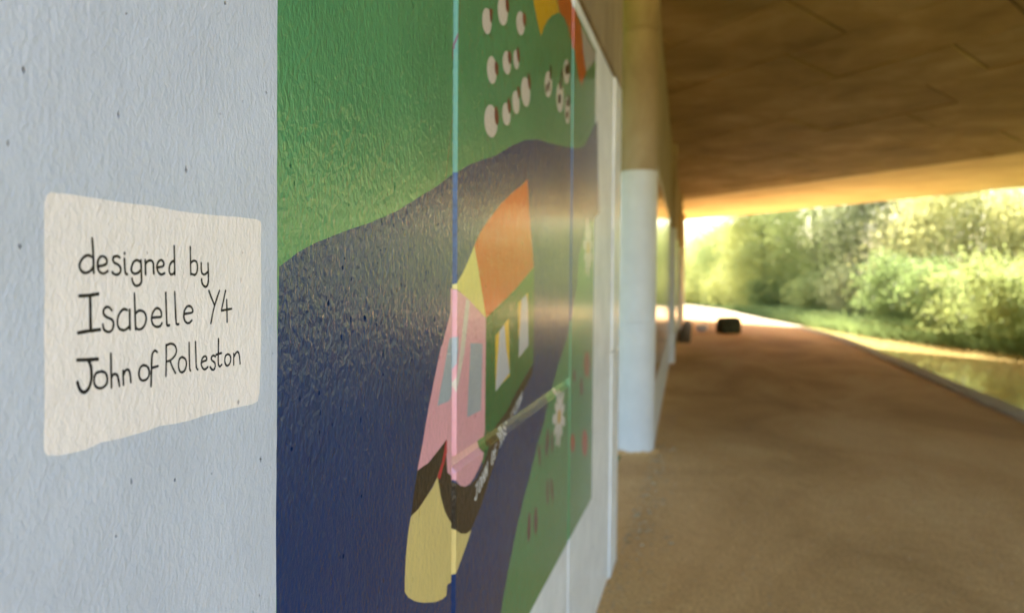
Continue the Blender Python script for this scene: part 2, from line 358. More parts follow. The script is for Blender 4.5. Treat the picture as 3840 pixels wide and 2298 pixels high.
# ------------------------------------------------------------------ mural wall
PAINT = [
 ('field','mural_meadow','','green',[('P',[(0.776,0.57),(2.0,0.571),(3.255,0.57),(3.252,1.5),(3.245,2.452),(2.0,2.452),(0.781,2.452),(0.779,2.1),(0.783,1.95),(0.779,1.7),(0.777,1.4),(0.773,1.2),(0.774,0.9)])]),
 ('sky','mural_sky','','palesky',[('P',[(2.8522,2.4343),(3.2328,2.4405),(3.2346,2.4168),(2.9892,2.2986),(2.934,2.3364),(2.892,2.3937)])]),
 ('sunray','mural_sunray','','orange_dark',[('P',[(2.3854,2.3772),(2.6297,2.4631),(2.6563,2.4461),(2.7362,2.4486),(2.8515,2.433),(2.9339,2.338),(2.9924,2.2997),(2.8799,2.217),(2.8045,2.2443),(2.7242,2.3028),(2.6245,2.3267),(2.5983,2.3468),(2.5255,2.3533),(2.4462,2.3459)])]),
 ('sunray2','mural_sunray','','yellow',[('P',[(2.0333,2.2687),(2.3641,2.3873),(2.386,2.3655),(2.4354,2.3423),(2.393,2.3267),(2.3224,2.2972),(2.2467,2.2555),(2.1934,2.2164),(2.1663,2.1854),(2.1072,2.2178),(2.0613,2.2529)])]),
 ('canal','mural_canal','','navy',[('P',[(0.7821,1.5124),(0.822,1.5294),(0.8714,1.5449),(0.9385,1.5608),(1.0296,1.5805),(1.1195,1.6035),(1.2258,1.6385),(1.3073,1.6651),(1.379,1.6919),(1.42,1.7048),(1.4859,1.7265),(1.5772,1.7502),(1.6996,1.7805),(1.8148,1.8183),(1.9782,1.8627),(2.0858,1.8837),(2.1652,1.8968),(2.2624,1.9052),(2.4025,1.9226),(2.631,1.9512),(2.8432,1.9843),(2.955,2.0109),(3.0944,2.0755),(3.3086,2.1784),(3.3885,1.7909),(3.042,1.7094),(2.8673,1.5883),(2.8366,1.4908),(2.7331,1.3727),(2.5939,1.2851),(2.4622,1.2199),(2.3227,1.1352),(2.2458,1.0723),(2.1585,1.0255),(2.0778,0.9669),(1.9931,0.9148),(1.9288,0.8689),(1.8448,0.7939),(1.7603,0.7029),(1.8,0.571),(0.776,0.57),(0.774,0.9),(0.773,1.2),(0.777,1.4)])]),
 ('rope','mural_rope','','brown',[('S',0.0022,[(1.4335,2.0401),(1.4284,2.0065),(1.4217,1.9751),(1.4144,1.9388)]),('S',0.0022,[(1.3983,1.811),(1.3827,1.7862),(1.3712,1.7482),(1.3599,1.7108),(1.348,1.6813)]),('P',[(1.3965,1.9485),(1.3883,1.936),(1.384,1.9181),(1.3864,1.9049),(1.3961,1.9179),(1.4068,1.9281),(1.4175,1.9392),(1.4096,1.9471)])]),
 ('hedge','mural_hedge_line','','brown_thin',[('S',0.0022,[(2.169,2.188),(2.1756,2.0987),(2.1701,2.0001),(2.1615,1.8995)])]),
 ('sheep0l','leg','sheep0','brown',[('S',0.0016,[(1.5968,2.0249),(1.5912,2.016),(1.5903,2.0114)]),('S',0.0016,[(1.6057,2.0276),(1.5999,2.0177),(1.5991,2.0123)]),('S',0.0016,[(1.6345,2.0365),(1.6366,2.0298),(1.6429,2.0272)]),('S',0.0016,[(1.6425,2.039),(1.6448,2.0313),(1.6511,2.028)])]),
 ('sheep0','mural_sheep','','cream',[('P',[(1.6524,2.0654),(1.6526,2.0574),(1.6498,2.0491),(1.6442,2.0411),(1.6363,2.0342),(1.6269,2.0289),(1.6166,2.0257),(1.6064,2.0246),(1.5971,2.0259),(1.5894,2.0294),(1.5838,2.0347),(1.5809,2.0415),(1.5807,2.0491),(1.5833,2.0572),(1.5885,2.0649),(1.5959,2.0717),(1.6051,2.0772),(1.6152,2.0807),(1.6254,2.0821),(1.6351,2.0811),(1.6432,2.0778),(1.6492,2.0724)])]),
 ('sheep0f','face','sheep0','redbrown',[('P',[(1.6334,2.0852),(1.6592,2.0938),(1.6597,2.0715),(1.6515,2.0602),(1.6422,2.0616),(1.6358,2.0721)])]),
 ('sheep1l','leg','sheep1','brown',[('S',0.0016,[(1.7228,2.084),(1.7162,2.0736),(1.7153,2.0681)]),('S',0.0016,[(1.7335,2.0874),(1.7269,2.0757),(1.7259,2.0694)]),('S',0.0016,[(1.7686,2.0986),(1.7712,2.0908),(1.7784,2.0878)]),('S',0.0016,[(1.7785,2.1018),(1.7812,2.0927),(1.7885,2.0888)])]),
 ('sheep1','mural_sheep','','cream',[('P',[(1.7905,2.134),(1.7909,2.1243),(1.7876,2.1142),(1.7809,2.1045),(1.7713,2.096),(1.7598,2.0894),(1.7473,2.0853),(1.7348,2.0839),(1.7234,2.0853),(1.7139,2.0893),(1.707,2.0956),(1.7032,2.1037),(1.7028,2.1129),(1.7059,2.1226),(1.7121,2.132),(1.721,2.1403),(1.7321,2.1471),(1.7444,2.1515),(1.757,2.1534),(1.7688,2.1524),(1.7789,2.1486),(1.7863,2.1423)])]),
 ('sheep1f','face','sheep1','redbrown',[('P',[(1.8034,2.1532),(1.8045,2.148),(1.804,2.1427),(1.8021,2.1377),(1.799,2.1336),(1.7948,2.1306),(1.7901,2.1289),(1.785,2.1287),(1.7801,2.13),(1.7757,2.1327),(1.7723,2.1365),(1.7699,2.1412),(1.769,2.1463),(1.7694,2.1515),(1.7712,2.1563),(1.7743,2.1604),(1.7783,2.1635),(1.7831,2.1652),(1.7881,2.1655),(1.793,2.1643),(1.7975,2.1617),(1.801,2.1579)])]),
 ('sheep2l','leg','sheep2','brown',[('S',0.0016,[(1.8961,2.1142),(1.8883,2.104),(1.8871,2.0988)]),('S',0.0016,[(1.9073,2.1176),(1.8994,2.1063),(1.8982,2.1004)]),('S',0.0016,[(1.9438,2.1288),(1.9468,2.1217),(1.9555,2.1193)]),('S',0.0016,[(1.954,2.1319),(1.9572,2.1237),(1.9659,2.1207)])]),
 ('sheep2','mural_sheep','','cream',[('P',[(1.9664,2.1606),(1.9667,2.1521),(1.9631,2.1431),(1.956,2.1343),(1.9461,2.1264),(1.9341,2.1202),(1.9211,2.1161),(1.9082,2.1144),(1.8964,2.1152),(1.8866,2.1184),(1.8796,2.1237),(1.8758,2.1306),(1.8755,2.1388),(1.8788,2.1474),(1.8854,2.1559),(1.8948,2.1636),(1.9063,2.17),(1.9191,2.1744),(1.9321,2.1765),(1.9443,2.176),(1.9547,2.1731),(1.9623,2.1678)])]),
 ('sheep2f','face','sheep2','redbrown',[('P',[(1.9791,2.1743),(1.9802,2.1692),(1.9796,2.164),(1.9775,2.1592),(1.974,2.1551),(1.9694,2.152),(1.9641,2.1502),(1.9585,2.1499),(1.9531,2.1511),(1.9484,2.1536),(1.9446,2.1573),(1.9421,2.1618),(1.941,2.1668),(1.9416,2.1718),(1.9436,2.1766),(1.947,2.1807),(1.9515,2.1838),(1.9568,2.1856),(1.9623,2.186),(1.9678,2.185),(1.9726,2.1825),(1.9765,2.1789)])]),
 ('sheep3l','leg','sheep3','brown',[('S',0.0016,[(1.6363,1.9304),(1.6304,1.9213),(1.6295,1.9163)]),('S',0.0016,[(1.6458,1.9327),(1.6398,1.9225),(1.6389,1.9168)]),('S',0.0016,[(1.6769,1.9404),(1.6792,1.9331),(1.6858,1.9299)]),('S',0.0016,[(1.6857,1.9426),(1.688,1.9342),(1.6947,1.9301)])]),
 ('sheep3','mural_sheep','','cream',[('P',[(1.6963,1.9707),(1.6966,1.962),(1.6936,1.9531),(1.6876,1.9448),(1.6791,1.9379),(1.6689,1.9327),(1.6578,1.9299),(1.6468,1.9295),(1.6367,1.9315),(1.6284,1.9358),(1.6223,1.9419),(1.6191,1.9495),(1.6188,1.9578),(1.6215,1.9663),(1.6271,1.9744),(1.6351,1.9813),(1.6449,1.9866),(1.6558,1.9898),(1.6669,1.9906),(1.6774,1.9888),(1.6862,1.9847),(1.6927,1.9785)])]),
 ('sheep3f','face','sheep3','redbrown',[('P',[(1.7105,1.9779),(1.7112,1.9734),(1.7107,1.969),(1.7088,1.9649),(1.7058,1.9615),(1.702,1.9592),(1.6977,1.958),(1.6931,1.9581),(1.6888,1.9594),(1.685,1.9619),(1.682,1.9653),(1.6801,1.9694),(1.6794,1.9738),(1.68,1.9782),(1.6817,1.9822),(1.6846,1.9855),(1.6884,1.9879),(1.6927,1.9892),(1.6972,1.9892),(1.7016,1.9879),(1.7055,1.9855),(1.7085,1.9821)])]),
 ('sheep4l','leg','sheep4','brown',[('S',0.0016,[(1.7661,1.9831),(1.7592,1.974),(1.7582,1.9692)]),('S',0.0016,[(1.7756,1.9855),(1.7687,1.9754),(1.7676,1.9699)]),('S',0.0016,[(1.8065,1.9935),(1.8092,1.9867),(1.8167,1.9839)]),('S',0.0016,[(1.8152,1.9957),(1.8179,1.9879),(1.8255,1.9845)])]),
 ('sheep4','mural_sheep','','cream',[('P',[(1.8257,2.0217),(1.826,2.0138),(1.823,2.0056),(1.817,1.9978),(1.8086,1.9912),(1.7985,1.9862),(1.7874,1.9833),(1.7765,1.9825),(1.7664,1.9841),(1.7581,1.9877),(1.7521,1.9932),(1.7488,2.0),(1.7485,2.0076),(1.7513,2.0155),(1.7569,2.023),(1.7648,2.0296),(1.7746,2.0347),(1.7855,2.0379),(1.7966,2.039),(1.8069,2.0377),(1.8157,2.0342),(1.8221,2.0287)])]),
 ('sheep4f','face','sheep4','redbrown',[('P',[(1.8278,2.0351),(1.8287,2.0304),(1.8282,2.0258),(1.8263,2.0215),(1.8232,2.0179),(1.8192,2.0154),(1.8147,2.0141),(1.8099,2.0141),(1.8052,2.0154),(1.8012,2.018),(1.7979,2.0215),(1.7958,2.0257),(1.795,2.0302),(1.7955,2.0348),(1.7974,2.039),(1.8003,2.0425),(1.8042,2.0451),(1.8088,2.0465),(1.8136,2.0465),(1.8182,2.0453),(1.8224,2.0428),(1.8257,2.0393)])]),
 ('sheep5l','leg','sheep5','brown',[('S',0.0016,[(1.8616,2.0196),(1.8541,2.0108),(1.8529,2.0064)]),('S',0.0016,[(1.8688,2.0215),(1.8612,2.0118),(1.86,2.0069)]),('S',0.0016,[(1.8921,2.0276),(1.895,2.0215),(1.9032,2.0195)]),('S',0.0016,[(1.8986,2.0293),(1.9016,2.0223),(1.9098,2.0197)])]),
 ('sheep5','mural_sheep','','cream',[('P',[(1.9063,2.051),(1.9068,2.0444),(1.9049,2.0376),(1.9006,2.0312),(1.8945,2.0258),(1.8869,2.0218),(1.8786,2.0195),(1.8703,2.0191),(1.8625,2.0206),(1.856,2.0239),(1.8511,2.0286),(1.8484,2.0345),(1.8479,2.0409),(1.8498,2.0476),(1.8538,2.0538),(1.8597,2.0592),(1.8671,2.0633),(1.8753,2.0657),(1.8837,2.0663),(1.8916,2.0649),(1.8984,2.0618),(1.9034,2.057)])]),
 ('sheep5f','face','sheep5','redbrown',[('P',[(1.9155,2.0657),(1.9167,2.0604),(1.9165,2.0551),(1.9148,2.0503),(1.9119,2.0464),(1.908,2.0437),(1.9033,2.0424),(1.8984,2.0425),(1.8936,2.0442),(1.8892,2.0472),(1.8857,2.0513),(1.8833,2.0562),(1.8821,2.0614),(1.8824,2.0666),(1.884,2.0713),(1.8868,2.0752),(1.8907,2.078),(1.8952,2.0794),(1.9001,2.0793),(1.905,2.0777),(1.9094,2.0747),(1.913,2.0706)])]),
 ('sheep6l','leg','sheep6','brown',[('S',0.0016,[(1.6237,1.8135),(1.6179,1.8039),(1.617,1.7984)]),('S',0.0016,[(1.6367,1.8159),(1.6308,1.8049),(1.6299,1.7985)]),('S',0.0016,[(1.6795,1.8237),(1.6819,1.8152),(1.6885,1.8108)]),('S',0.0016,[(1.6917,1.8259),(1.6941,1.8161),(1.7008,1.8107)])]),
 ('sheep6','mural_sheep','','cream',[('P',[(1.7066,1.859),(1.7066,1.8486),(1.7021,1.8381),(1.6934,1.8284),(1.6814,1.8204),(1.6672,1.8147),(1.652,1.8118),(1.637,1.8118),(1.6234,1.8146),(1.6123,1.82),(1.6045,1.8275),(1.6004,1.8365),(1.6004,1.8463),(1.6045,1.8563),(1.6123,1.8656),(1.6234,1.8735),(1.6369,1.8795),(1.6518,1.883),(1.6671,1.8836),(1.6813,1.8813),(1.6933,1.8761),(1.702,1.8685)])]),
 ('sheep6f','face','sheep6','redbrown',[('P',[(1.7152,1.872),(1.7163,1.8661),(1.7158,1.8604),(1.7138,1.8553),(1.7105,1.8512),(1.7062,1.8486),(1.7012,1.8475),(1.6959,1.8481),(1.6908,1.8503),(1.6863,1.854),(1.6827,1.8587),(1.6803,1.8642),(1.6793,1.87),(1.6797,1.8756),(1.6816,1.8806),(1.6848,1.8846),(1.6891,1.8873),(1.694,1.8885),(1.6993,1.888),(1.7044,1.8859),(1.709,1.8823),(1.7127,1.8776)])]),
 ('sheep7l','leg','sheep7','brown',[('S',0.0016,[(1.7643,1.8647),(1.7575,1.8563),(1.7564,1.8517)]),('S',0.0016,[(1.7738,1.8666),(1.7669,1.8571),(1.7658,1.8519)]),('S',0.0016,[(1.8048,1.8726),(1.8074,1.8658),(1.815,1.8628)]),('S',0.0016,[(1.8134,1.8743),(1.8161,1.8665),(1.8238,1.8628)])]),
 ('sheep7','mural_sheep','','cream',[('P',[(1.824,1.8987),(1.8242,1.8911),(1.8211,1.8834),(1.8151,1.8762),(1.8066,1.8703),(1.7964,1.866),(1.7854,1.8637),(1.7745,1.8636),(1.7645,1.8656),(1.7562,1.8696),(1.7502,1.8751),(1.7471,1.8818),(1.7469,1.8892),(1.7497,1.8966),(1.7553,1.9036),(1.7634,1.9095),(1.7732,1.9139),(1.784,1.9165),(1.7951,1.9169),(1.8054,1.9151),(1.8141,1.9113),(1.8205,1.9057)])]),
 ('sheep7f','face','sheep7','redbrown',[('P',[(1.8259,1.9191),(1.827,1.9139),(1.8266,1.9088),(1.8248,1.9043),(1.8219,1.9006),(1.8179,1.8982),(1.8133,1.8972),(1.8085,1.8976),(1.8038,1.8995),(1.7996,1.9026),(1.7962,1.9068),(1.7939,1.9116),(1.793,1.9167),(1.7933,1.9217),(1.795,1.9262),(1.7979,1.9298),(1.8018,1.9323),(1.8063,1.9334),(1.8111,1.933),(1.8159,1.9312),(1.8202,1.9281),(1.8236,1.924)])]),
 ('sheep8l','leg','sheep8','brown',[('S',0.0016,[(1.8578,1.9106),(1.8503,1.9014),(1.8491,1.8965)]),('S',0.0016,[(1.8669,1.9126),(1.8593,1.9022),(1.8582,1.8966)]),('S',0.0016,[(1.8967,1.9188),(1.8996,1.9115),(1.9079,1.9084)]),('S',0.0016,[(1.905,1.9205),(1.908,1.9122),(1.9164,1.9084)])]),
 ('sheep8','mural_sheep','','cream',[('P',[(1.915,1.9467),(1.9155,1.9385),(1.9129,1.9303),(1.9074,1.9227),(1.8994,1.9164),(1.8897,1.9119),(1.8791,1.9096),(1.8685,1.9096),(1.8587,1.9118),(1.8504,1.9162),(1.8444,1.9222),(1.841,1.9294),(1.8405,1.9373),(1.843,1.9453),(1.8482,1.9527),(1.8557,1.959),(1.8651,1.9636),(1.8755,1.9662),(1.8862,1.9665),(1.8963,1.9645),(1.9049,1.9603),(1.9113,1.9542)])]),
 ('sheep8f','face','sheep8','redbrown',[('P',[(1.9184,1.9719),(1.9193,1.9675),(1.9191,1.9633),(1.9176,1.9594),(1.9152,1.9563),(1.9119,1.9542),(1.908,1.9533),(1.9039,1.9536),(1.8998,1.9551),(1.8962,1.9576),(1.8933,1.9611),(1.8913,1.9651),(1.8904,1.9694),(1.8906,1.9736),(1.892,1.9774),(1.8944,1.9805),(1.8977,1.9827),(1.9015,1.9836),(1.9056,1.9834),(1.9097,1.982),(1.9134,1.9794),(1.9163,1.976)])]),
 ('sheep9l','leg','sheep9','brown',[('S',0.0016,[(1.954,1.9512),(1.9457,1.94),(1.9445,1.9338)]),('S',0.0016,[(1.9665,1.954),(1.9582,1.9413),(1.957,1.9342)]),('S',0.0016,[(2.0077,1.963),(2.011,1.954),(2.0203,1.9499)]),('S',0.0016,[(2.0193,1.9655),(2.0227,1.9551),(2.0322,1.95)])]),
 ('sheep9','mural_sheep','','cream',[('P',[(2.0331,2.0008),(2.034,1.9898),(2.0303,1.9787),(2.0227,1.9685),(2.0116,1.9599),(1.9981,1.9537),(1.9835,1.9503),(1.9688,1.9501),(1.9552,1.9528),(1.9439,1.9583),(1.9356,1.9661),(1.9309,1.9756),(1.9302,1.986),(1.9335,1.9966),(1.9406,2.0065),(1.9509,2.0151),(1.9637,2.0215),(1.9781,2.0253),(1.9929,2.0261),(2.007,2.0238),(2.019,2.0185),(2.028,2.0106)])]),
 ('sheep9f','face','sheep9','redbrown',[('P',[(2.0384,2.0298),(2.0399,2.0238),(2.04,2.0179),(2.0385,2.0126),(2.0357,2.0084),(2.0317,2.0056),(2.0269,2.0044),(2.0217,2.0049),(2.0166,2.007),(2.0118,2.0107),(2.0079,2.0155),(2.0051,2.021),(2.0036,2.0269),(2.0036,2.0327),(2.005,2.0379),(2.0077,2.0421),(2.0116,2.045),(2.0163,2.0462),(2.0215,2.0458),(2.0267,2.0438),(2.0315,2.0402),(2.0355,2.0354)])]),
 ('cow0l','leg','cow0','darkbrown',[('S',0.003,[(2.2592,2.0404),(2.2564,2.0251)]),('S',0.003,[(2.2878,2.047),(2.2901,2.0333)])]),
 ('cow0','mural_cow','','cream',[('P',[(2.3262,2.0915),(2.3244,2.0799),(2.3182,2.0682),(2.3082,2.0573),(2.2952,2.0483),(2.2804,2.0417),(2.2651,2.0383),(2.2504,2.038),(2.2375,2.041),(2.2275,2.0469),(2.221,2.0552),(2.2184,2.0653),(2.2201,2.0765),(2.2258,2.0877),(2.2352,2.0983),(2.2475,2.1074),(2.2619,2.1142),(2.2772,2.1182),(2.2922,2.1189),(2.3056,2.1163),(2.3164,2.1106),(2.3234,2.1021)])]),
 ('cow0p','patch','cow0','darkbrown',[('P',[(2.2599,2.0636),(2.2595,2.0597),(2.2581,2.0559),(2.2557,2.0525),(2.2526,2.0497),(2.249,2.0478),(2.2453,2.0469),(2.2416,2.0471),(2.2384,2.0484),(2.2359,2.0507),(2.2342,2.0538),(2.2335,2.0573),(2.2339,2.0612),(2.2353,2.065),(2.2376,2.0684),(2.2406,2.0712),(2.2442,2.0731),(2.2479,2.074),(2.2516,2.0739),(2.2549,2.0726),(2.2575,2.0703),(2.2592,2.0673)]),('P',[(2.2968,2.0793),(2.2965,2.0744),(2.2951,2.0696),(2.2926,2.0654),(2.2895,2.062),(2.2858,2.0598),(2.2819,2.0589),(2.2782,2.0593),(2.2748,2.0612),(2.2722,2.0642),(2.2704,2.0681),(2.2696,2.0727),(2.27,2.0776),(2.2714,2.0823),(2.2738,2.0865),(2.2769,2.0899),(2.2805,2.0921),(2.2844,2.0931),(2.2882,2.0927),(2.2916,2.0909),(2.2943,2.0879),(2.2961,2.0839)])]),
 ('cow0h','face','cow0','darkbrown',[('P',[(2.3194,2.1261),(2.319,2.1192),(2.3174,2.1125),(2.3147,2.1067),(2.3111,2.1021),(2.3069,2.0991),(2.3025,2.098),(2.2982,2.0989),(2.2943,2.1016),(2.2912,2.1059),(2.2892,2.1116),(2.2883,2.118),(2.2886,2.1248),(2.2902,2.1314),(2.2928,2.1372),(2.2963,2.1419),(2.3005,2.1449),(2.3049,2.1461),(2.3093,2.1453),(2.3132,2.1427),(2.3163,2.1383),(2.3184,2.1326)])]),
 ('cow1l','leg','cow1','darkbrown',[('S',0.003,[(2.4445,2.0361),(2.4414,2.0191)]),('S',0.003,[(2.4779,2.0431),(2.4806,2.0278)])]),
 ('cow1','mural_cow','','cream',[('P',[(2.5182,2.0953),(2.5163,2.0812),(2.5097,2.0672),(2.4989,2.0545),(2.4848,2.0441),(2.4687,2.0369),(2.4519,2.0334),(2.4359,2.0338),(2.4218,2.0381),(2.4107,2.0457),(2.4035,2.0562),(2.4006,2.0686),(2.4023,2.0821),(2.4084,2.0955),(2.4185,2.108),(2.4319,2.1184),(2.4475,2.126),(2.4642,2.1301),(2.4806,2.1303),(2.4953,2.1265),(2.5071,2.1189),(2.515,2.1082)])]),
 ('cow1p','patch','cow1','darkbrown',[('P',[(2.4918,2.13),(2.491,2.1251),(2.4884,2.1202),(2.4841,2.1156),(2.4785,2.1117),(2.4721,2.1089),(2.4653,2.1073),(2.4588,2.1071),(2.4531,2.1082),(2.4486,2.1107),(2.4456,2.1142),(2.4445,2.1185),(2.4452,2.1233),(2.4477,2.1281),(2.4519,2.1327),(2.4574,2.1366),(2.4638,2.1394),(2.4705,2.1411),(2.4771,2.1414),(2.4829,2.1403),(2.4875,2.1379),(2.4906,2.1344)]),('P',[(2.476,2.0821),(2.4752,2.0772),(2.4723,2.0723),(2.4677,2.0677),(2.4617,2.0639),(2.4548,2.061),(2.4476,2.0595),(2.4407,2.0592),(2.4345,2.0604),(2.4297,2.0628),(2.4266,2.0663),(2.4254,2.0706),(2.4262,2.0754),(2.4289,2.0802),(2.4334,2.0847),(2.4393,2.0886),(2.4461,2.0915),(2.4533,2.0932),(2.4603,2.0935),(2.4665,2.0924),(2.4715,2.09),(2.4747,2.0864)])]),
 ('cow1h','face','cow1','darkbrown',[('P',[(2.5085,2.1638),(2.5081,2.1579),(2.5062,2.1521),(2.503,2.1469),(2.4988,2.1428),(2.4939,2.1399),(2.4888,2.1387),(2.4838,2.1391),(2.4793,2.1411),(2.4758,2.1445),(2.4734,2.1492),(2.4724,2.1546),(2.4729,2.1604),(2.4747,2.1661),(2.4779,2.1712),(2.482,2.1754),(2.4868,2.1783),(2.4919,2.1796),(2.497,2.1793),(2.5015,2.1774),(2.5051,2.1739),(2.5075,2.1692)])]),
 ('cow2l','leg','cow2','darkbrown',[('S',0.003,[(2.5573,2.1526),(2.5539,2.1356)]),('S',0.003,[(2.5937,2.1615),(2.5967,2.1466)])]),
 ('cow2','mural_cow','','cream',[('P',[(2.6335,2.2091),(2.6316,2.1968),(2.6248,2.1842),(2.6138,2.1725),(2.5994,2.1625),(2.5831,2.1552),(2.566,2.1511),(2.5497,2.1503),(2.5354,2.1531),(2.5242,2.159),(2.5169,2.1676),(2.514,2.1782),(2.5157,2.1899),(2.522,2.202),(2.5323,2.2135),(2.546,2.2234),(2.5619,2.231),(2.5788,2.2357),(2.5955,2.2369),(2.6104,2.2346),(2.6224,2.2288),(2.6303,2.2201)])]),
 ('cow2p','patch','cow2','darkbrown',[('P',[(2.6045,2.2074),(2.6034,2.2022),(2.5998,2.1968),(2.5939,2.1916),(2.5863,2.187),(2.5776,2.1834),(2.5684,2.181),(2.5597,2.1802),(2.552,2.1808),(2.5459,2.1829),(2.542,2.1863),(2.5405,2.1907),(2.5415,2.1957),(2.545,2.201),(2.5507,2.2061),(2.5581,2.2107),(2.5667,2.2144),(2.5758,2.2168),(2.5847,2.2178),(2.5925,2.2173),(2.5988,2.2152),(2.6029,2.2118)])]),
 ('cow2h','face','cow2','darkbrown',[('P',[(2.635,2.2231),(2.6345,2.2164),(2.6325,2.2098),(2.629,2.2039),(2.6244,2.1992),(2.6191,2.1959),(2.6134,2.1945),(2.6079,2.1949),(2.603,2.1972),(2.5991,2.2012),(2.5965,2.2065),(2.5954,2.2126),(2.5958,2.2192),(2.5978,2.2257),(2.6012,2.2316),(2.6057,2.2364),(2.611,2.2397),(2.6166,2.2412),(2.6222,2.2408),(2.6271,2.2386),(2.6311,2.2347),(2.6338,2.2294)])]),
 ('cow3l','leg','cow3','darkbrown',[('S',0.003,[(2.579,2.0257),(2.5756,2.0082)]),('S',0.003,[(2.616,2.033),(2.6191,2.0173)])]),
 ('cow3','mural_cow','','cream',[('P',[(2.6427,2.0805),(2.6414,2.067),(2.6363,2.0538),(2.6276,2.042),(2.6163,2.0326),(2.6033,2.0263),(2.5897,2.0237),(2.5766,2.0248),(2.565,2.0296),(2.5558,2.0375),(2.5497,2.0481),(2.5472,2.0603),(2.5484,2.0734),(2.5533,2.0862),(2.5614,2.0978),(2.5723,2.1073),(2.585,2.1138),(2.5985,2.1169),(2.6119,2.1163),(2.6239,2.1118),(2.6335,2.1039),(2.64,2.0932)])]),
 ('cow3p','patch','cow3','darkbrown',[('P',[(2.6192,2.0988),(2.6183,2.0954),(2.6153,2.0917),(2.6105,2.0882),(2.6043,2.085),(2.5972,2.0826),(2.5898,2.081),(2.5827,2.0804),(2.5764,2.0808),(2.5715,2.0822),(2.5683,2.0844),(2.5671,2.0874),(2.568,2.0908),(2.5709,2.0944),(2.5755,2.0979),(2.5816,2.101),(2.5886,2.1035),(2.596,2.1052),(2.6032,2.1059),(2.6096,2.1055),(2.6146,2.1041),(2.6179,2.1018)]),('P',[(2.6168,2.0595),(2.6159,2.0555),(2.613,2.0514),(2.6082,2.0475),(2.6021,2.0442),(2.595,2.0417),(2.5876,2.0402),(2.5805,2.0399),(2.5742,2.0407),(2.5693,2.0425),(2.5661,2.0453),(2.5648,2.0488),(2.5657,2.0528),(2.5685,2.0568),(2.5731,2.0607),(2.5792,2.064),(2.5862,2.0665),(2.5936,2.0681),(2.6008,2.0685),(2.6072,2.0678),(2.6122,2.0659),(2.6155,2.0631)])]),
 ('cow3h','face','cow3','darkbrown',[('P',[(2.6343,2.11),(2.6339,2.1044),(2.6321,2.0989),(2.629,2.0941),(2.6249,2.0902),(2.6201,2.0876),(2.6151,2.0865),(2.6102,2.087),(2.6058,2.089),(2.6023,2.0924),(2.6,2.0969),(2.599,2.1021),(2.5995,2.1076),(2.6013,2.113),(2.6043,2.1179),(2.6083,2.1218),(2.613,2.1244),(2.6181,2.1255),(2.623,2.1251),(2.6274,2.1231),(2.6309,2.1197),(2.6333,2.1152)])]),
 ('hull','painted_boat','','hull',[('P',[(1.2115,1.1776),(1.2674,1.1784),(1.3137,1.1891),(1.361,1.2009),(1.3658,1.1406),(1.3954,1.1179),(1.4284,1.0991),(1.4747,1.0817),(1.5111,1.076),(1.5555,1.0779),(1.6023,1.0918),(1.6441,1.1202),(1.6802,1.1555),(1.7184,1.165),(1.8084,1.1816),(1.9072,1.2161),(2.0927,1.2655),(2.0823,1.2392),(1.9665,1.2007),(1.8356,1.1483),(1.7357,1.1027),(1.6456,1.0453),(1.5901,1.0086),(1.5189,0.9801),(1.4881,0.9824),(1.4526,0.9938),(1.4241,1.0082),(1.3965,1.0291),(1.3668,1.0536),(1.3492,1.0723),(1.3291,1.103),(1.3122,1.142),(1.259,1.1221),(1.2161,1.1108),(1.1836,1.1083),(1.1954,1.1424)])]),
 ('side','cabin_side','hull','boatgreen',[('P',[(1.6199,1.4163),(1.8809,1.4753),(2.0962,1.5367),(2.1014,1.392),(2.0929,1.2723),(2.0993,1.2698),(1.9072,1.2161),(1.8084,1.1816),(1.7184,1.165),(1.6802,1.1555),(1.6441,1.1202),(1.605,1.0951),(1.5965,1.1049)])]),
 ('roof','cabin_roof','hull','orange',[('P',[(1.5307,1.5674),(1.555,1.585),(1.5758,1.5997),(1.6416,1.6321),(1.7378,1.6727),(1.8451,1.711),(1.9656,1.7483),(2.0079,1.7656),(2.0348,1.6739),(2.0927,1.5351),(1.8809,1.4738),(1.6233,1.4155),(1.5891,1.4685)])]),
 ('bow','bow','hull','bowcream',[('P',[(1.3122,1.142),(1.2861,1.1292),(1.259,1.1221),(1.2161,1.1108),(1.1836,1.1083),(1.1719,1.0865),(1.1628,1.0541),(1.1576,1.0176),(1.1569,0.9928),(1.1725,0.9777),(1.2006,0.9603),(1.2429,0.94),(1.2973,0.9187),(1.341,0.9066),(1.3634,0.9044),(1.3683,0.9231),(1.3979,0.9183),(1.4308,0.9294),(1.4766,0.953),(1.5214,0.9804),(1.4881,0.9824),(1.4526,0.9938),(1.4241,1.0082),(1.3965,1.0291),(1.3668,1.0536),(1.3492,1.0723),(1.3291,1.103)])]),
 ('pink','cabin_front','hull','pink',[('P',[(1.3812,1.4814),(1.4093,1.4853),(1.4119,1.4811),(1.4969,1.4584),(1.621,1.4147),(1.6208,1.3522),(1.6175,1.1634),(1.6132,1.1652),(1.6022,1.1291),(1.6082,1.1207),(1.6001,1.1083),(1.5759,1.0975),(1.5407,1.0853),(1.5105,1.0793),(1.4776,1.0816),(1.4459,1.0915),(1.4221,1.1062),(1.4002,1.1211),(1.3671,1.1365),(1.3619,1.1642),(1.3614,1.2008),(1.3128,1.1889),(1.263,1.1788),(1.2114,1.1775),(1.2364,1.218),(1.2666,1.278),(1.2935,1.3219),(1.3291,1.3764),(1.34,1.3831),(1.3638,1.4161),(1.3801,1.4368)])]),
 ('gable','gable','hull','paleyellow',[('P',[(1.3981,1.4821),(1.4093,1.4853),(1.4674,1.5191),(1.5149,1.555),(1.5317,1.5681),(1.5778,1.4932),(1.6222,1.4146),(1.5577,1.4373),(1.4969,1.4584),(1.4119,1.4817)])]),
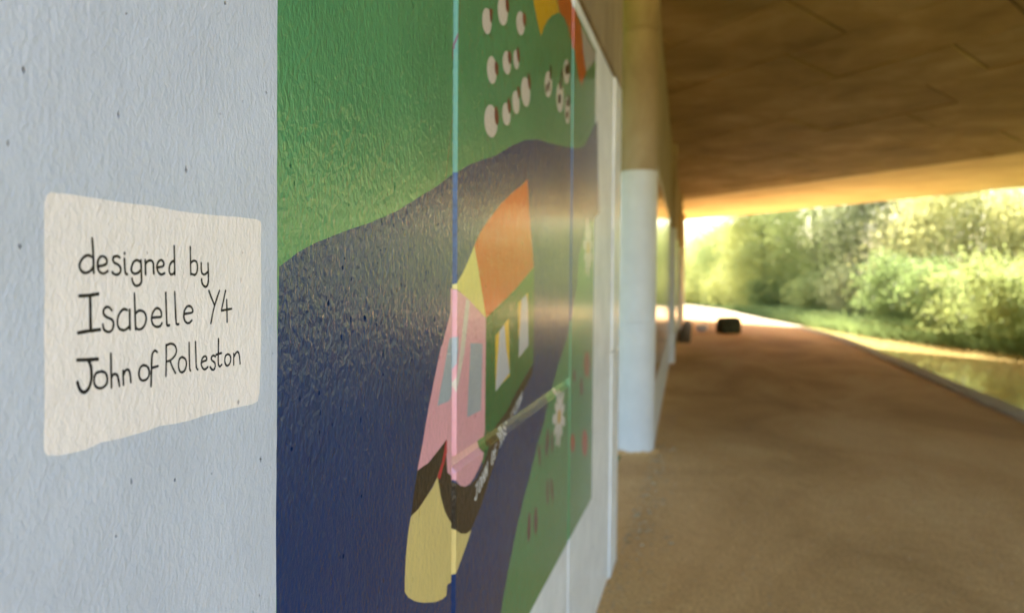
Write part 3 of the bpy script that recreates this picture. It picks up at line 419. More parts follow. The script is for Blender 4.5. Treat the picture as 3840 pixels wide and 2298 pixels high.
 ('stripe','front_post','hull','cream',[('P',[(1.4777,1.4604),(1.5028,1.4539),(1.4688,1.3542),(1.4355,1.3022),(1.4192,1.2809),(1.4141,1.2971),(1.4349,1.3468),(1.456,1.4029)])]),
 ('win1','front_window','hull','winblue',[('P',[(1.3765,1.3886),(1.431,1.3877),(1.4281,1.3578),(1.4122,1.318),(1.3841,1.2757),(1.3749,1.2705),(1.3099,1.2712),(1.3425,1.3262)])]),
 ('win2','front_window','hull','wingrey',[('P',[(1.5094,1.3693),(1.5953,1.361),(1.5925,1.2902),(1.5857,1.2185),(1.4877,1.2202),(1.4995,1.3014)])]),
 ('win3','side_window','hull','yellow_win',[('P',[(1.6997,1.3708),(1.8209,1.4042),(1.8269,1.3346),(1.8329,1.2689),(1.8331,1.2633),(1.7025,1.2458)])]),
 ('win3g','pane','hull','wingrey2',[('P',[(1.7368,1.3812),(1.7803,1.3919),(1.7967,1.3376),(1.8346,1.2714),(1.7027,1.2418),(1.7152,1.3012)])]),
 ('win4','side_window','hull','yellow_win',[('P',[(1.9152,1.4404),(2.0263,1.464),(2.0316,1.3564),(1.921,1.3489)])]),
 ('win4g','pane','hull','wingrey2',[('P',[(1.9509,1.4484),(2.0078,1.4601),(2.024,1.4305),(2.0345,1.3212),(1.924,1.298),(1.9301,1.3575),(1.9413,1.3995)])]),
 ('redpost','red_post','hull','red',[('P',[(1.3569,1.1983),(1.3641,1.1986),(1.3653,1.1763),(1.3433,1.1544),(1.3248,1.1346),(1.3113,1.1416),(1.3373,1.1641)])]),
 ('hl0','letter','hull','lettercream',[('A',0.0026,[(1.5511,1.0635),(1.5673,1.0695)]),('A',0.0026,[(1.5612,1.0672),(1.559,1.0451),(1.5546,1.0349),(1.5483,1.035),(1.5476,1.0409)])]),
 ('hl1','letter','hull','lettercream',[('A',0.0026,[(1.5846,1.0753),(1.5761,1.0662),(1.5731,1.0531),(1.5769,1.0433),(1.5833,1.0463),(1.5901,1.0593),(1.5903,1.0714),(1.5843,1.0752)])]),
 ('hl2','letter','hull','lettercream',[('A',0.0026,[(1.601,1.0809),(1.5976,1.05)]),('A',0.0026,[(1.6166,1.0865),(1.6122,1.0553)]),('A',0.0026,[(1.5998,1.0662),(1.6143,1.0709)])]),
 ('hl3','letter','hull','lettercream',[('A',0.0026,[(1.6213,1.0587),(1.6266,1.0897)]),('A',0.0026,[(1.6264,1.0897),(1.6367,1.0643)]),('A',0.0026,[(1.6364,1.0642),(1.6418,1.0953)])]),
 ('hl5','letter','hull','lettercream',[('A',0.0026,[(1.6834,1.1096),(1.676,1.1012),(1.6732,1.0889),(1.6759,1.0795),(1.6831,1.0827),(1.6889,1.0947),(1.69,1.1064),(1.6834,1.1096)])]),
 ('hl6','letter','hull','lettercream',[('A',0.0026,[(1.7018,1.1159),(1.6978,1.0867)]),('A',0.0026,[(1.7008,1.1155),(1.7148,1.1206)]),('A',0.0026,[(1.6991,1.1016),(1.7109,1.1059)])]),
 ('hl8','letter','hull','lettercream',[('A',0.0026,[(1.7469,1.1047),(1.7511,1.133)]),('A',0.0026,[(1.7507,1.1328),(1.7598,1.1356),(1.7638,1.1312),(1.7578,1.1226),(1.749,1.1183)]),('A',0.0026,[(1.7549,1.1205),(1.7619,1.1102)])]),
 ('hl9','letter','hull','lettercream',[('A',0.0026,[(1.783,1.1442),(1.7755,1.1362),(1.7724,1.1245),(1.7755,1.1159),(1.7821,1.1189),(1.7879,1.1302),(1.7893,1.1412),(1.7833,1.1443)])]),
 ('hl10','letter','hull','lettercream',[('A',0.0026,[(1.8011,1.1503),(1.7967,1.1229)]),('A',0.0026,[(1.7969,1.123),(1.8092,1.1275)])]),
 ('hl11','letter','hull','lettercream',[('A',0.0026,[(1.8258,1.1589),(1.8215,1.132)]),('A',0.0026,[(1.8212,1.1319),(1.8338,1.1365)])]),
 ('hl12','letter','hull','lettercream',[('A',0.0026,[(1.8507,1.1676),(1.8468,1.1413)]),('A',0.0026,[(1.8498,1.1672),(1.8635,1.1723)]),('A',0.0026,[(1.8482,1.1547),(1.8588,1.1586)]),('A',0.0026,[(1.846,1.141),(1.8599,1.146)])]),
 ('hl13','letter','hull','lettercream',[('A',0.0026,[(1.8883,1.1774),(1.8815,1.1784),(1.875,1.1711),(1.8768,1.1659),(1.8837,1.1657),(1.885,1.1601),(1.8785,1.1528),(1.8722,1.154)])]),
 ('hl14','letter','hull','lettercream',[('A',0.0026,[(1.8979,1.1839),(1.9164,1.1907)]),('A',0.0026,[(1.9066,1.1871),(1.9024,1.1616)])]),
 ('hl15','letter','hull','lettercream',[('A',0.0026,[(1.9318,1.1958),(1.9234,1.1881),(1.9206,1.1776),(1.9237,1.1701),(1.931,1.1732),(1.9368,1.1836),(1.9373,1.1932),(1.9321,1.196)])]),
 ('hl16','letter','hull','lettercream',[('A',0.0026,[(1.9443,1.177),(1.9495,1.2019)]),('A',0.0026,[(1.9494,1.2018),(1.9595,1.1825)]),('A',0.0026,[(1.9596,1.1825),(1.9641,1.2072)])]),
 ('daisy1','mural_daisy','','daisy',[('P',[(2.5071,1.0456),(2.5532,1.0453),(2.589,1.0533),(2.5964,1.069),(2.5832,1.0807),(2.547,1.0747),(2.5046,1.0574)]),('P',[(2.5076,1.0534),(2.5486,1.0781),(2.5755,1.1045),(2.5727,1.1224),(2.554,1.1256),(2.5255,1.1007),(2.4984,1.0624)]),('P',[(2.5017,1.0585),(2.5193,1.0946),(2.5259,1.1258),(2.5151,1.1375),(2.4999,1.1315),(2.4914,1.1008),(2.4905,1.0609)]),('P',[(2.4954,1.064),(2.4884,1.1126),(2.4735,1.149),(2.4541,1.1542),(2.4426,1.1385),(2.4553,1.1013),(2.4821,1.0595)]),('P',[(2.4881,1.0598),(2.4616,1.0892),(2.4354,1.1074),(2.4201,1.103),(2.4196,1.0878),(2.4447,1.0682),(2.4813,1.0514)]),('P',[(2.4803,1.0568),(2.4319,1.0706),(2.3916,1.0728),(2.3788,1.0585),(2.3889,1.0422),(2.4289,1.0379),(2.4791,1.0437)]),('P',[(2.4802,1.0488),(2.4384,1.0374),(2.4082,1.0212),(2.4059,1.0051),(2.4211,0.9978),(2.4523,1.0124),(2.4858,1.0388)]),('P',[(2.4817,1.0416),(2.4511,1.0083),(2.4339,0.9772),(2.4416,0.9615),(2.4596,0.9633),(2.4787,0.9935),(2.4928,1.0356)]),('P',[(2.4877,1.0362),(2.4805,0.9908),(2.4838,0.9543),(2.4998,0.9447),(2.5145,0.956),(2.5134,0.9926),(2.5008,1.0369)]),('P',[(2.4956,1.037),(2.5128,1.0005),(2.5333,0.9753),(2.5497,0.9754),(2.555,0.9903),(2.536,1.0166),(2.5049,1.0435)]),('P',[(2.504,1.038),(2.5471,1.0113),(2.5857,0.9982),(2.6026,1.0087),(2.5976,1.0273),(2.5599,1.0424),(2.5091,1.0505)]),('E',2.4935,1.0491,0.0315,0.03)]),
 ('daisy1c','flower_centre','daisy1','yellow',[('E',2.4935,1.0491,0.025199999999999997,0.024)]),
 ('daisy2','mural_daisy','','daisy',[('P',[(3.105,1.6232),(3.1578,1.6229),(3.1987,1.632),(3.2071,1.65),(3.192,1.6635),(3.1506,1.6567),(3.1022,1.6367)]),('P',[(3.1056,1.6321),(3.1524,1.6605),(3.1832,1.6909),(3.18,1.7115),(3.1586,1.7152),(3.1261,1.6865),(3.0951,1.6425)]),('P',[(3.0988,1.638),(3.119,1.6796),(3.1265,1.7154),(3.1142,1.7288),(3.0968,1.722),(3.0872,1.6866),(3.0861,1.6408)]),('P',[(3.0917,1.6443),(3.0837,1.7002),(3.0666,1.7421),(3.0445,1.7481),(3.0313,1.73),(3.0458,1.6872),(3.0765,1.6391)]),('P',[(3.0833,1.6395),(3.0531,1.6733),(3.0231,1.6942),(3.0057,1.6892),(3.005,1.6717),(3.0337,1.6492),(3.0756,1.6298)]),('P',[(3.0744,1.636),(3.0191,1.652),(2.9731,1.6545),(2.9584,1.638),(2.9699,1.6193),(3.0157,1.6143),(3.0731,1.621)]),('P',[(3.0743,1.6269),(3.0265,1.6137),(2.992,1.5951),(2.9894,1.5766),(3.0068,1.5682),(3.0424,1.585),(3.0807,1.6154)]),('P',[(3.0761,1.6185),(3.0411,1.5803),(3.0214,1.5445),(3.0301,1.5265),(3.0508,1.5286),(3.0726,1.5633),(3.0887,1.6117)]),('P',[(3.0828,1.6124),(3.0747,1.5601),(3.0784,1.5182),(3.0967,1.5071),(3.1135,1.5201),(3.1122,1.5622),(3.0979,1.6132)]),('P',[(3.0919,1.6133),(3.1116,1.5713),(3.135,1.5423),(3.1538,1.5424),(3.1597,1.5595),(3.1381,1.5898),(3.1025,1.6207)]),('P',[(3.1015,1.6145),(3.1508,1.5837),(3.1949,1.5686),(3.2142,1.5807),(3.2085,1.6021),(3.1653,1.6195),(3.1074,1.6288)]),('E',3.0895,1.6272,0.036,0.0345)]),
 ('daisy2c','flower_centre','daisy2','yellow',[('E',3.0895,1.6272,0.0288,0.0276)]),
 ('t1','mural_petals','field','redflower',[('P',[(2.81,0.8977),(2.8086,0.888),(2.8034,0.8799),(2.795,0.8742),(2.7839,0.8711),(2.7712,0.8711),(2.7579,0.874),(2.7451,0.8795),(2.7338,0.8872),(2.7249,0.8965),(2.719,0.9066),(2.7167,0.9167),(2.718,0.9261),(2.7228,0.934),(2.7309,0.9398),(2.7416,0.943),(2.754,0.9434),(2.7673,0.9408),(2.7802,0.9355),(2.7919,0.9279),(2.8012,0.9185),(2.8074,0.9081)]),('P',[(3.1247,0.8333),(3.1227,0.8181),(3.1146,0.8054),(3.1013,0.7964),(3.0838,0.7917),(3.0637,0.7918),(3.0428,0.7964),(3.0227,0.8052),(3.005,0.8173),(2.9911,0.8318),(2.9819,0.8476),(2.9781,0.8633),(2.9799,0.8779),(2.9874,0.8901),(2.9998,0.8992),(3.0164,0.9043),(3.0358,0.9049),(3.0566,0.901),(3.0771,0.8928),(3.0956,0.8808),(3.1106,0.8661),(3.1206,0.8498)])]),
 ('t2','mural_petals','field','rust',[('P',[(3.1741,1.1501),(3.1715,1.1352),(3.1617,1.1224),(3.1458,1.1128),(3.125,1.107),(3.1014,1.1057),(3.0768,1.1086),(3.0532,1.1157),(3.0326,1.1261),(3.0164,1.139),(3.0058,1.1534),(3.0016,1.1682),(3.004,1.1823),(3.0128,1.1947),(3.0275,1.2043),(3.047,1.2104),(3.0699,1.2125),(3.0943,1.2104),(3.1184,1.204),(3.1402,1.1938),(3.1577,1.1807),(3.1694,1.1657)])]),
 ('t3','mural_petals','field','purple',[('P',[(2.3237,0.9974),(2.319,0.9862),(2.3128,0.9764),(2.3057,0.9687),(2.2982,0.9638),(2.2909,0.962),(2.2844,0.9636),(2.2792,0.9682),(2.2758,0.9756),(2.2744,0.9851),(2.2751,0.996),(2.2778,1.0075),(2.2823,1.0186),(2.2884,1.0284),(2.2954,1.0362),(2.3029,1.0413),(2.3103,1.0433),(2.3169,1.0419),(2.3222,1.0374),(2.3257,1.03),(2.3272,1.0203),(2.3265,1.0091)]),('P',[(2.3927,0.9837),(2.3925,0.9735),(2.391,0.9645),(2.3884,0.9573),(2.3849,0.9525),(2.3807,0.9505),(2.3762,0.9515),(2.3718,0.9554),(2.3678,0.9617),(2.3645,0.9701),(2.3623,0.9798),(2.3612,0.9901),(2.3614,1.0001),(2.3628,1.0091),(2.3654,1.0163),(2.3689,1.0211),(2.373,1.0232),(2.3775,1.0223),(2.3819,1.0186),(2.386,1.0123),(2.3893,1.0039),(2.3916,0.9941)]),('P',[(2.2041,0.9873),(2.2062,0.9775),(2.2069,0.9686),(2.2061,0.9616),(2.204,0.9569),(2.2006,0.9549),(2.1963,0.9559),(2.1915,0.9596),(2.1864,0.9659),(2.1816,0.9741),(2.1774,0.9836),(2.1742,0.9936),(2.1721,1.0033),(2.1715,1.012),(2.1722,1.019),(2.1743,1.0236),(2.1776,1.0256),(2.1818,1.0248),(2.1866,1.0212),(2.1916,1.0151),(2.1965,1.007),(2.2007,0.9975)])]),
 ('t4','mural_petals','field','purple',[('P',[(2.3286,0.8438),(2.3274,0.8318),(2.3249,0.8211),(2.3213,0.8127),(2.317,0.8072),(2.3123,0.8051),(2.3076,0.8065),(2.3032,0.8112),(2.2996,0.8189),(2.2969,0.829),(2.2955,0.8406),(2.2953,0.8528),(2.2965,0.8646),(2.299,0.8752),(2.3025,0.8836),(2.3067,0.8891),(2.3114,0.8914),(2.3161,0.8902),(2.3206,0.8856),(2.3243,0.878),(2.327,0.8679),(2.3285,0.8561)]),('P',[(2.401,0.8336),(2.4056,0.8214),(2.408,0.8107),(2.4082,0.8022),(2.406,0.7967),(2.4017,0.7947),(2.3956,0.7963),(2.3883,0.8013),(2.3804,0.8094),(2.3724,0.8197),(2.3651,0.8316),(2.3591,0.8439),(2.3547,0.8557),(2.3523,0.8662),(2.3522,0.8745),(2.3543,0.8799),(2.3584,0.882),(2.3643,0.8806),(2.3715,0.8759),(2.3794,0.8681),(2.3873,0.8579),(2.3948,0.8461)])]),
 ('t5','mural_petals','field','purple',[('P',[(2.0791,0.8118),(2.0768,0.8005),(2.073,0.7906),(2.0681,0.783),(2.0625,0.7783),(2.0566,0.7769),(2.051,0.7788),(2.046,0.7839),(2.042,0.7918),(2.0394,0.8017),(2.0384,0.8129),(2.0391,0.8246),(2.0413,0.8358),(2.0449,0.8456),(2.0497,0.8532),(2.0553,0.858),(2.0611,0.8597),(2.0669,0.858),(2.072,0.853),(2.076,0.8452),(2.0787,0.8352),(2.0797,0.8237)]),('P',[(2.168,0.8031),(2.1665,0.7917),(2.1635,0.7818),(2.159,0.7743),(2.1535,0.7696),(2.1474,0.7682),(2.1412,0.7702),(2.1355,0.7754),(2.1307,0.7833),(2.1271,0.7934),(2.125,0.8047),(2.1247,0.8164),(2.126,0.8276),(2.129,0.8374),(2.1334,0.845),(2.1388,0.8498),(2.1448,0.8513),(2.151,0.8496),(2.1568,0.8445),(2.1618,0.8367),(2.1655,0.8266),(2.1676,0.8151)])]),
 ('t6','mural_petals','field','purple',[('P',[(2.8171,1.1457),(2.8163,1.139),(2.8133,1.1332),(2.8082,1.1287),(2.8015,1.1258),(2.7938,1.1249),(2.7857,1.1259),(2.7779,1.1288),(2.771,1.1333),(2.7655,1.1391),(2.7618,1.1457),(2.7603,1.1525),(2.761,1.159),(2.764,1.1648),(2.7689,1.1693),(2.7754,1.1722),(2.783,1.1732),(2.7911,1.1723),(2.799,1.1695),(2.8061,1.1651),(2.8117,1.1593),(2.8155,1.1526)]),('P',[(2.9909,1.0825),(2.9901,1.0719),(2.9862,1.0626),(2.9797,1.0553),(2.9711,1.0507),(2.9611,1.0491),(2.9505,1.0506),(2.9403,1.0551),(2.9312,1.0622),(2.9239,1.0713),(2.919,1.0816),(2.9169,1.0924),(2.9177,1.1028),(2.9214,1.112),(2.9276,1.1192),(2.936,1.1239),(2.9458,1.1257),(2.9564,1.1245),(2.9667,1.1202),(2.976,1.1132),(2.9836,1.1041),(2.9887,1.0936)])]),
 ('sign','name_panel','','signcream',[('P',[(0.4642,1.5531),(0.466,1.5587),(0.4695,1.5615),(0.4889,1.562),(0.5079,1.5618),(0.5282,1.5613),(0.5498,1.561),(0.5756,1.5616),(0.6093,1.5602),(0.6336,1.5601),(0.6665,1.5606),(0.7024,1.562),(0.7375,1.5622),(0.7449,1.5607),(0.7466,1.5571),(0.7451,1.5337),(0.7461,1.4965),(0.745,1.4638),(0.7451,1.4262),(0.7431,1.3936),(0.7413,1.375),(0.7379,1.3666),(0.7277,1.3649),(0.693,1.3663),(0.6644,1.3666),(0.6442,1.3666),(0.6251,1.3656),(0.5839,1.3681),(0.5676,1.3666),(0.5371,1.3662),(0.516,1.3673),(0.5004,1.3647),(0.4836,1.3653),(0.4755,1.3656),(0.4642,1.3682),(0.4612,1.3714),(0.4608,1.3798),(0.4622,1.4272),(0.4622,1.4588),(0.4635,1.4902),(0.4634,1.5217)])]),
 ('n0','letter','sign','ink',[('S',0.0024,[(0.509,1.5298),(0.51,1.5161),(0.5102,1.5028)]),('S',0.0024,[(0.509,1.515),(0.5049,1.5164),(0.5002,1.5147),(0.4965,1.5103),(0.4963,1.5063),(0.4994,1.5031),(0.5035,1.5029),(0.5077,1.5049),(0.5098,1.5079)])]),
 ('n1','letter','sign','ink',[('S',0.0024,[(0.5147,1.5081),(0.5186,1.5085),(0.5229,1.5098),(0.5242,1.5119),(0.523,1.5148),(0.5193,1.5162),(0.5162,1.5146),(0.5144,1.5112),(0.5146,1.5065),(0.5167,1.5033),(0.5209,1.5024),(0.525,1.5044)])]),
 ('n2','letter','sign','ink',[('S',0.0024,[(0.5383,1.5156),(0.5357,1.5167),(0.5318,1.516),(0.5305,1.5134),(0.5324,1.5111),(0.5362,1.5098),(0.5388,1.5074),(0.539,1.5043),(0.5361,1.5018),(0.5323,1.5018),(0.5297,1.5035)])]),
 ('n3','letter','sign','ink',[('S',0.0024,[(0.5434,1.5147),(0.5437,1.5085),(0.5444,1.5031),(0.5467,1.5019)]),('S',0.0024,[(0.5435,1.5196),(0.5437,1.5189)])]),
 ('n4','letter','sign','ink',[('S',0.0024,[(0.5621,1.5123),(0.5584,1.514),(0.5543,1.5126),(0.5518,1.5086),(0.5514,1.5047),(0.5548,1.5025),(0.559,1.5033),(0.5625,1.5058)]),('S',0.0024,[(0.5627,1.514),(0.5629,1.5078),(0.5631,1.5008),(0.563,1.4958),(0.5602,1.4928),(0.556,1.4924),(0.5531,1.4949),(0.552,1.4983)])]),
 ('n5','letter','sign','ink',[('S',0.0024,[(0.5678,1.5144),(0.568,1.5079),(0.5682,1.5019)]),('S',0.0024,[(0.5681,1.5109),(0.5711,1.5135),(0.5755,1.5141),(0.5779,1.5116),(0.5781,1.5065),(0.5784,1.5027)])]),
 ('n6','letter','sign','ink',[('S',0.0024,[(0.5832,1.5083),(0.5865,1.5087),(0.5903,1.5095),(0.5914,1.5119),(0.5896,1.5144),(0.5865,1.5146),(0.5835,1.5122),(0.5823,1.5081),(0.5842,1.504),(0.5879,1.502),(0.5922,1.5033)])]),
 ('n7','letter','sign','ink',[('S',0.0024,[(0.6052,1.528),(0.6055,1.5148),(0.6058,1.5021)]),('S',0.0024,[(0.6058,1.5138),(0.6027,1.514),(0.5995,1.511),(0.5982,1.5063),(0.5994,1.5029),(0.6025,1.5023),(0.6057,1.5043)])]),
 ('n8','letter','sign','ink',[('S',0.0024,[(0.6277,1.5279),(0.6279,1.5143),(0.6282,1.5023)]),('S',0.0024,[(0.6284,1.5132),(0.6321,1.5153),(0.6364,1.5145),(0.6381,1.5101),(0.6372,1.5051),(0.6342,1.5021),(0.6294,1.5029)])]),
 ('n9','letter','sign','ink',[('S',0.0024,[(0.6437,1.5133),(0.6436,1.508),(0.645,1.5035),(0.6494,1.5027),(0.6536,1.5053)]),('S',0.0024,[(0.654,1.5132),(0.6544,1.5036),(0.6542,1.4957),(0.652,1.4914),(0.6484,1.491),(0.6449,1.494),(0.644,1.498)])]),
 ('n10','letter','sign','ink',[('S',0.003,[(0.4955,1.4849),(0.505,1.4851),(0.5146,1.4862)]),('S',0.003,[(0.5062,1.4849),(0.5063,1.4712),(0.5064,1.4574)]),('S',0.003,[(0.4939,1.4565),(0.5045,1.4573),(0.5159,1.4577)])]),
 ('n11','letter','sign','ink',[('S',0.0024,[(0.5286,1.4726),(0.5261,1.4751),(0.5224,1.4752),(0.5199,1.4729),(0.5202,1.4697),(0.5235,1.4672),(0.5279,1.4655),(0.5304,1.463),(0.5303,1.4597),(0.5284,1.4562),(0.5246,1.4553),(0.5202,1.4574),(0.5191,1.4617)])]),
 ('n12','letter','sign','ink',[('S',0.0024,[(0.5462,1.472),(0.5422,1.4731),(0.5383,1.4708),(0.5353,1.4661),(0.535,1.4604),(0.5374,1.4569),(0.542,1.4556),(0.546,1.4568),(0.5485,1.4587)]),('S',0.0024,[(0.5489,1.4724),(0.5488,1.4635),(0.5491,1.4559)])]),
 ('n13','letter','sign','ink',[('S',0.0024,[(0.5546,1.486),(0.555,1.4711),(0.5555,1.4553)]),('S',0.0024,[(0.5554,1.4687),(0.5599,1.4712),(0.5655,1.4699),(0.5683,1.4656),(0.5671,1.4596),(0.5632,1.4558),(0.5576,1.4554),(0.5555,1.4583)])]),
 ('n14','letter','sign','ink',[('S',0.0024,[(0.5755,1.4645),(0.5814,1.4645),(0.5871,1.4648),(0.5874,1.4684),(0.5852,1.4716),(0.5808,1.4724),(0.577,1.4693),(0.5751,1.4643),(0.5762,1.4591),(0.5805,1.4563),(0.5858,1.4565),(0.5881,1.459)])]),
 ('n15','letter','sign','ink',[('S',0.0024,[(0.5935,1.4859),(0.5939,1.4728),(0.5945,1.4592),(0.5952,1.4565),(0.598,1.4566)])]),
 ('n16','letter','sign','ink',[('S',0.0024,[(0.6055,1.4864),(0.6061,1.4724),(0.607,1.4591),(0.6083,1.4569),(0.6107,1.4569)])]),
 ('n17','letter','sign','ink',[('S',0.0024,[(0.6178,1.4657),(0.6231,1.4662),(0.6293,1.4667),(0.6307,1.4688),(0.6282,1.4722),(0.6232,1.4729),(0.619,1.4693),(0.6178,1.4639),(0.6197,1.4589),(0.6247,1.457),(0.6293,1.4595)])]),
 ('n18','letter','sign','ink',[('S',0.0024,[(0.655,1.4869),(0.6591,1.4798),(0.6636,1.473)]),('S',0.0024,[(0.6718,1.4867),(0.6665,1.4773),(0.6617,1.4671),(0.6579,1.4553)])]),
 ('n19','letter','sign','ink',[('S',0.0024,[(0.6818,1.4865),(0.6788,1.4782)]),('S',0.0024,[(0.6788,1.4782),(0.6748,1.4668)]),('S',0.0024,[(0.6748,1.4668),(0.6835,1.4675),(0.6918,1.4681)]),('S',0.0024,[(0.6836,1.4775),(0.6839,1.4663),(0.684,1.4551)])]),
 ('n20','letter','sign','ink',[('S',0.003,[(0.4928,1.4357),(0.503,1.4349),(0.5131,1.4344)]),('S',0.003,[(0.5036,1.4346),(0.5062,1.4289),(0.5066,1.4205),(0.5044,1.4134),(0.5003,1.4101),(0.4968,1.4108),(0.494,1.4143),(0.4926,1.4186)])]),
 ('n21','letter','sign','ink',[('S',0.0024,[(0.5154,1.4241),(0.5111,1.4232),(0.5093,1.4193),(0.5098,1.4145),(0.5134,1.4113),(0.5183,1.4111),(0.5221,1.4134),(0.5231,1.4175),(0.5216,1.422),(0.5179,1.424),(0.5154,1.4241)])]),
 ('n22','letter','sign','ink',[('S',0.0024,[(0.5272,1.4375),(0.5273,1.4247),(0.5275,1.4098)]),('S',0.0024,[(0.5277,1.4179),(0.5297,1.4201),(0.533,1.42),(0.5349,1.4171),(0.5357,1.4131),(0.5363,1.4099)])]),
 ('n23','letter','sign','ink',[('S',0.0024,[(0.5406,1.4222),(0.5406,1.4164),(0.5408,1.4103)]),('S',0.0024,[(0.5409,1.4183),(0.5435,1.4221),(0.5468,1.422),(0.5485,1.4184),(0.5494,1.4112)])]),
 ('n24','letter','sign','ink',[('S',0.0024,[(0.5641,1.4241),(0.5606,1.4225),(0.5589,1.4181),(0.5598,1.4135),(0.5633,1.4111),(0.5682,1.4115),(0.5712,1.4147),(0.571,1.4198),(0.5684,1.4229),(0.5641,1.4241)])]),
 ('n25','letter','sign','ink',[('S',0.0024,[(0.5817,1.4339),(0.5788,1.4354),(0.5758,1.4331),(0.5747,1.4276),(0.5741,1.4164),(0.5735,1.4047)]),('S',0.0024,[(0.5746,1.4206),(0.5827,1.4214)])]),
 ('n26','letter','sign','ink',[('S',0.0023,[(0.5935,1.4393),(0.5933,1.4257),(0.5928,1.4116)]),('S',0.0023,[(0.5939,1.4388),(0.5994,1.4399),(0.6049,1.4379),(0.6072,1.4329),(0.6047,1.4283),(0.5992,1.4251),(0.5945,1.4243)]),('S',0.0023,[(0.5984,1.4247),(0.6014,1.4185),(0.6056,1.4125)])]),
 ('n27','letter','sign','ink',[('S',0.0023,[(0.6144,1.4263),(0.6111,1.4245),(0.6097,1.4187),(0.6115,1.4137),(0.615,1.4122),(0.6187,1.4139),(0.6209,1.4191),(0.6193,1.4242),(0.6144,1.4263)])]),
 ('n28','letter','sign','ink',[('S',0.0023,[(0.625,1.439),(0.6251,1.4258),(0.6255,1.4148),(0.6267,1.4123)])]),
 ('n29','letter','sign','ink',[('S',0.0023,[(0.6343,1.4388),(0.6347,1.426),(0.6352,1.4149),(0.6373,1.4122)])]),
 ('n30','letter','sign','ink',[('S',0.0023,[(0.6431,1.4185),(0.6467,1.4193),(0.6508,1.42),(0.6503,1.4229),(0.6476,1.4239),(0.644,1.4218),(0.6426,1.4169),(0.6448,1.4127),(0.6484,1.4112),(0.6525,1.413)])]),
 ('n31','letter','sign','ink',[('S',0.0023,[(0.6644,1.4221),(0.6612,1.4235),(0.6581,1.4215),(0.6593,1.4186),(0.663,1.4165),(0.6643,1.4129),(0.6624,1.4096),(0.6592,1.4097),(0.6562,1.4126)])]),
 ('n32','letter','sign','ink',[('S',0.0023,[(0.6698,1.439),(0.6693,1.4251),(0.6692,1.4147),(0.6714,1.4115),(0.6748,1.4129)]),('S',0.0023,[(0.6659,1.4237),(0.6744,1.4246)])]),
 ('n33','letter','sign','ink',[('S',0.0023,[(0.6846,1.4225),(0.6811,1.4211),(0.6797,1.4165),(0.6814,1.4122),(0.6849,1.4109),(0.6885,1.4133),(0.6899,1.4179),(0.688,1.4213),(0.6846,1.4225)])]),
 ('n34','letter','sign','ink',[('S',0.0023,[(0.6949,1.4222),(0.6949,1.4156),(0.6948,1.4106)]),('S',0.0023,[(0.6953,1.4185),(0.699,1.4227),(0.7027,1.423),(0.7047,1.4189),(0.706,1.4106)])]),
]

G_Y, G_Z = (1.405, 2.690), (1.142,)
GW, GF, GD = 0.0145, 0.008, 0.015        # half width at the face, flank run, depth
WALL_Y0, WALL_Y1, WALL_Z0, WALL_Z1 = -0.55, 4.14, -0.12, 2.500

HZ, HD = (-0.018, -0.007, 0.012, 0.016), (0.0, 0.0100, 0.0170, 0.0)   # joint cut below: its back leans up and out
def groove_x(y, z):
    d = 0.0
    for g in G_Y:
        d = max(d, min(1.0, max(0.0, (GW - abs(y - g)) / GF)))
    for g in G_Z:
        if G_Y[0] - 0.004 <= y <= G_Y[1] + 0.004:
            d = max(d, float(np.interp(z - g, HZ, HD)) / GD)
    return -GD * d

def smooth_line(pts, closed, sub=3):
    n = len(pts)
    if n < 3: return pts
    out = []
    rngi = range(n) if closed else range(n - 1)
    for i in rngi:
        p1 = pts[i]; p2 = pts[(i + 1) % n]
        p0 = pts[(i - 1) % n] if (closed or i > 0) else p1
        p3 = pts[(i + 2) % n] if (closed or i + 2 < n) else p2
        for k in range(sub):
            s = k / sub
            out.append(tuple(0.5 * (2 * b + (c - a) * s + (2 * a - 5 * b + 4 * c - d) * s * s + (3 * b - a - 3 * c + d) * s ** 3) for a, b, c, d in zip(p0, p1, p2, p3)))
    if not closed: out.append(pts[-1])
    return out

def rough_edge(pts, step=0.02, amp=0.0006):
    out = []
    n = len(pts)
    for i in range(n):
        a, b = pts[i], pts[(i + 1) % n]
        L = math.dist(a, b); k = max(1, min(24, int(L / step)))
        for j in range(k):
            s = j / k
            y, z = a[0] + (b[0] - a[0]) * s, a[1] + (b[1] - a[1]) * s
            if j:
                y += random.uniform(-amp, amp); z += random.uniform(-amp, amp)
            out.append((y, z))
    return out

def ccw(pts):
    a = sum(p[0] * q[1] - q[0] * p[1] for p, q in zip(pts, pts[1:] + pts[:1]))
    return pts if a > 0 else pts[::-1]

V, EDG, FAC, OWN = [], [], [], []
def add_poly(pts, owner):
    pts = ccw([tuple(p) for p in pts])
    i0 = len(V)
    V.extend(Vector(p) for p in pts)
    FAC.append(list(range(i0, i0 + len(pts))))
    OWN.append(owner)

def capsule(a, b, r0, r1):
    d = Vector((b[0] - a[0], b[1] - a[1])); L = d.length
    if L < 1e-6: return None
    t0 = math.atan2(d.y, d.x)
    pts = []
    for c, r, s in ((b, r1, -90), (a, r0, 90)):
        for k in range(5):
            an = t0 + R(s + 45 * k)
            pts.append((c[0] + r * math.cos(an), c[1] + r * math.sin(an)))
    return pts

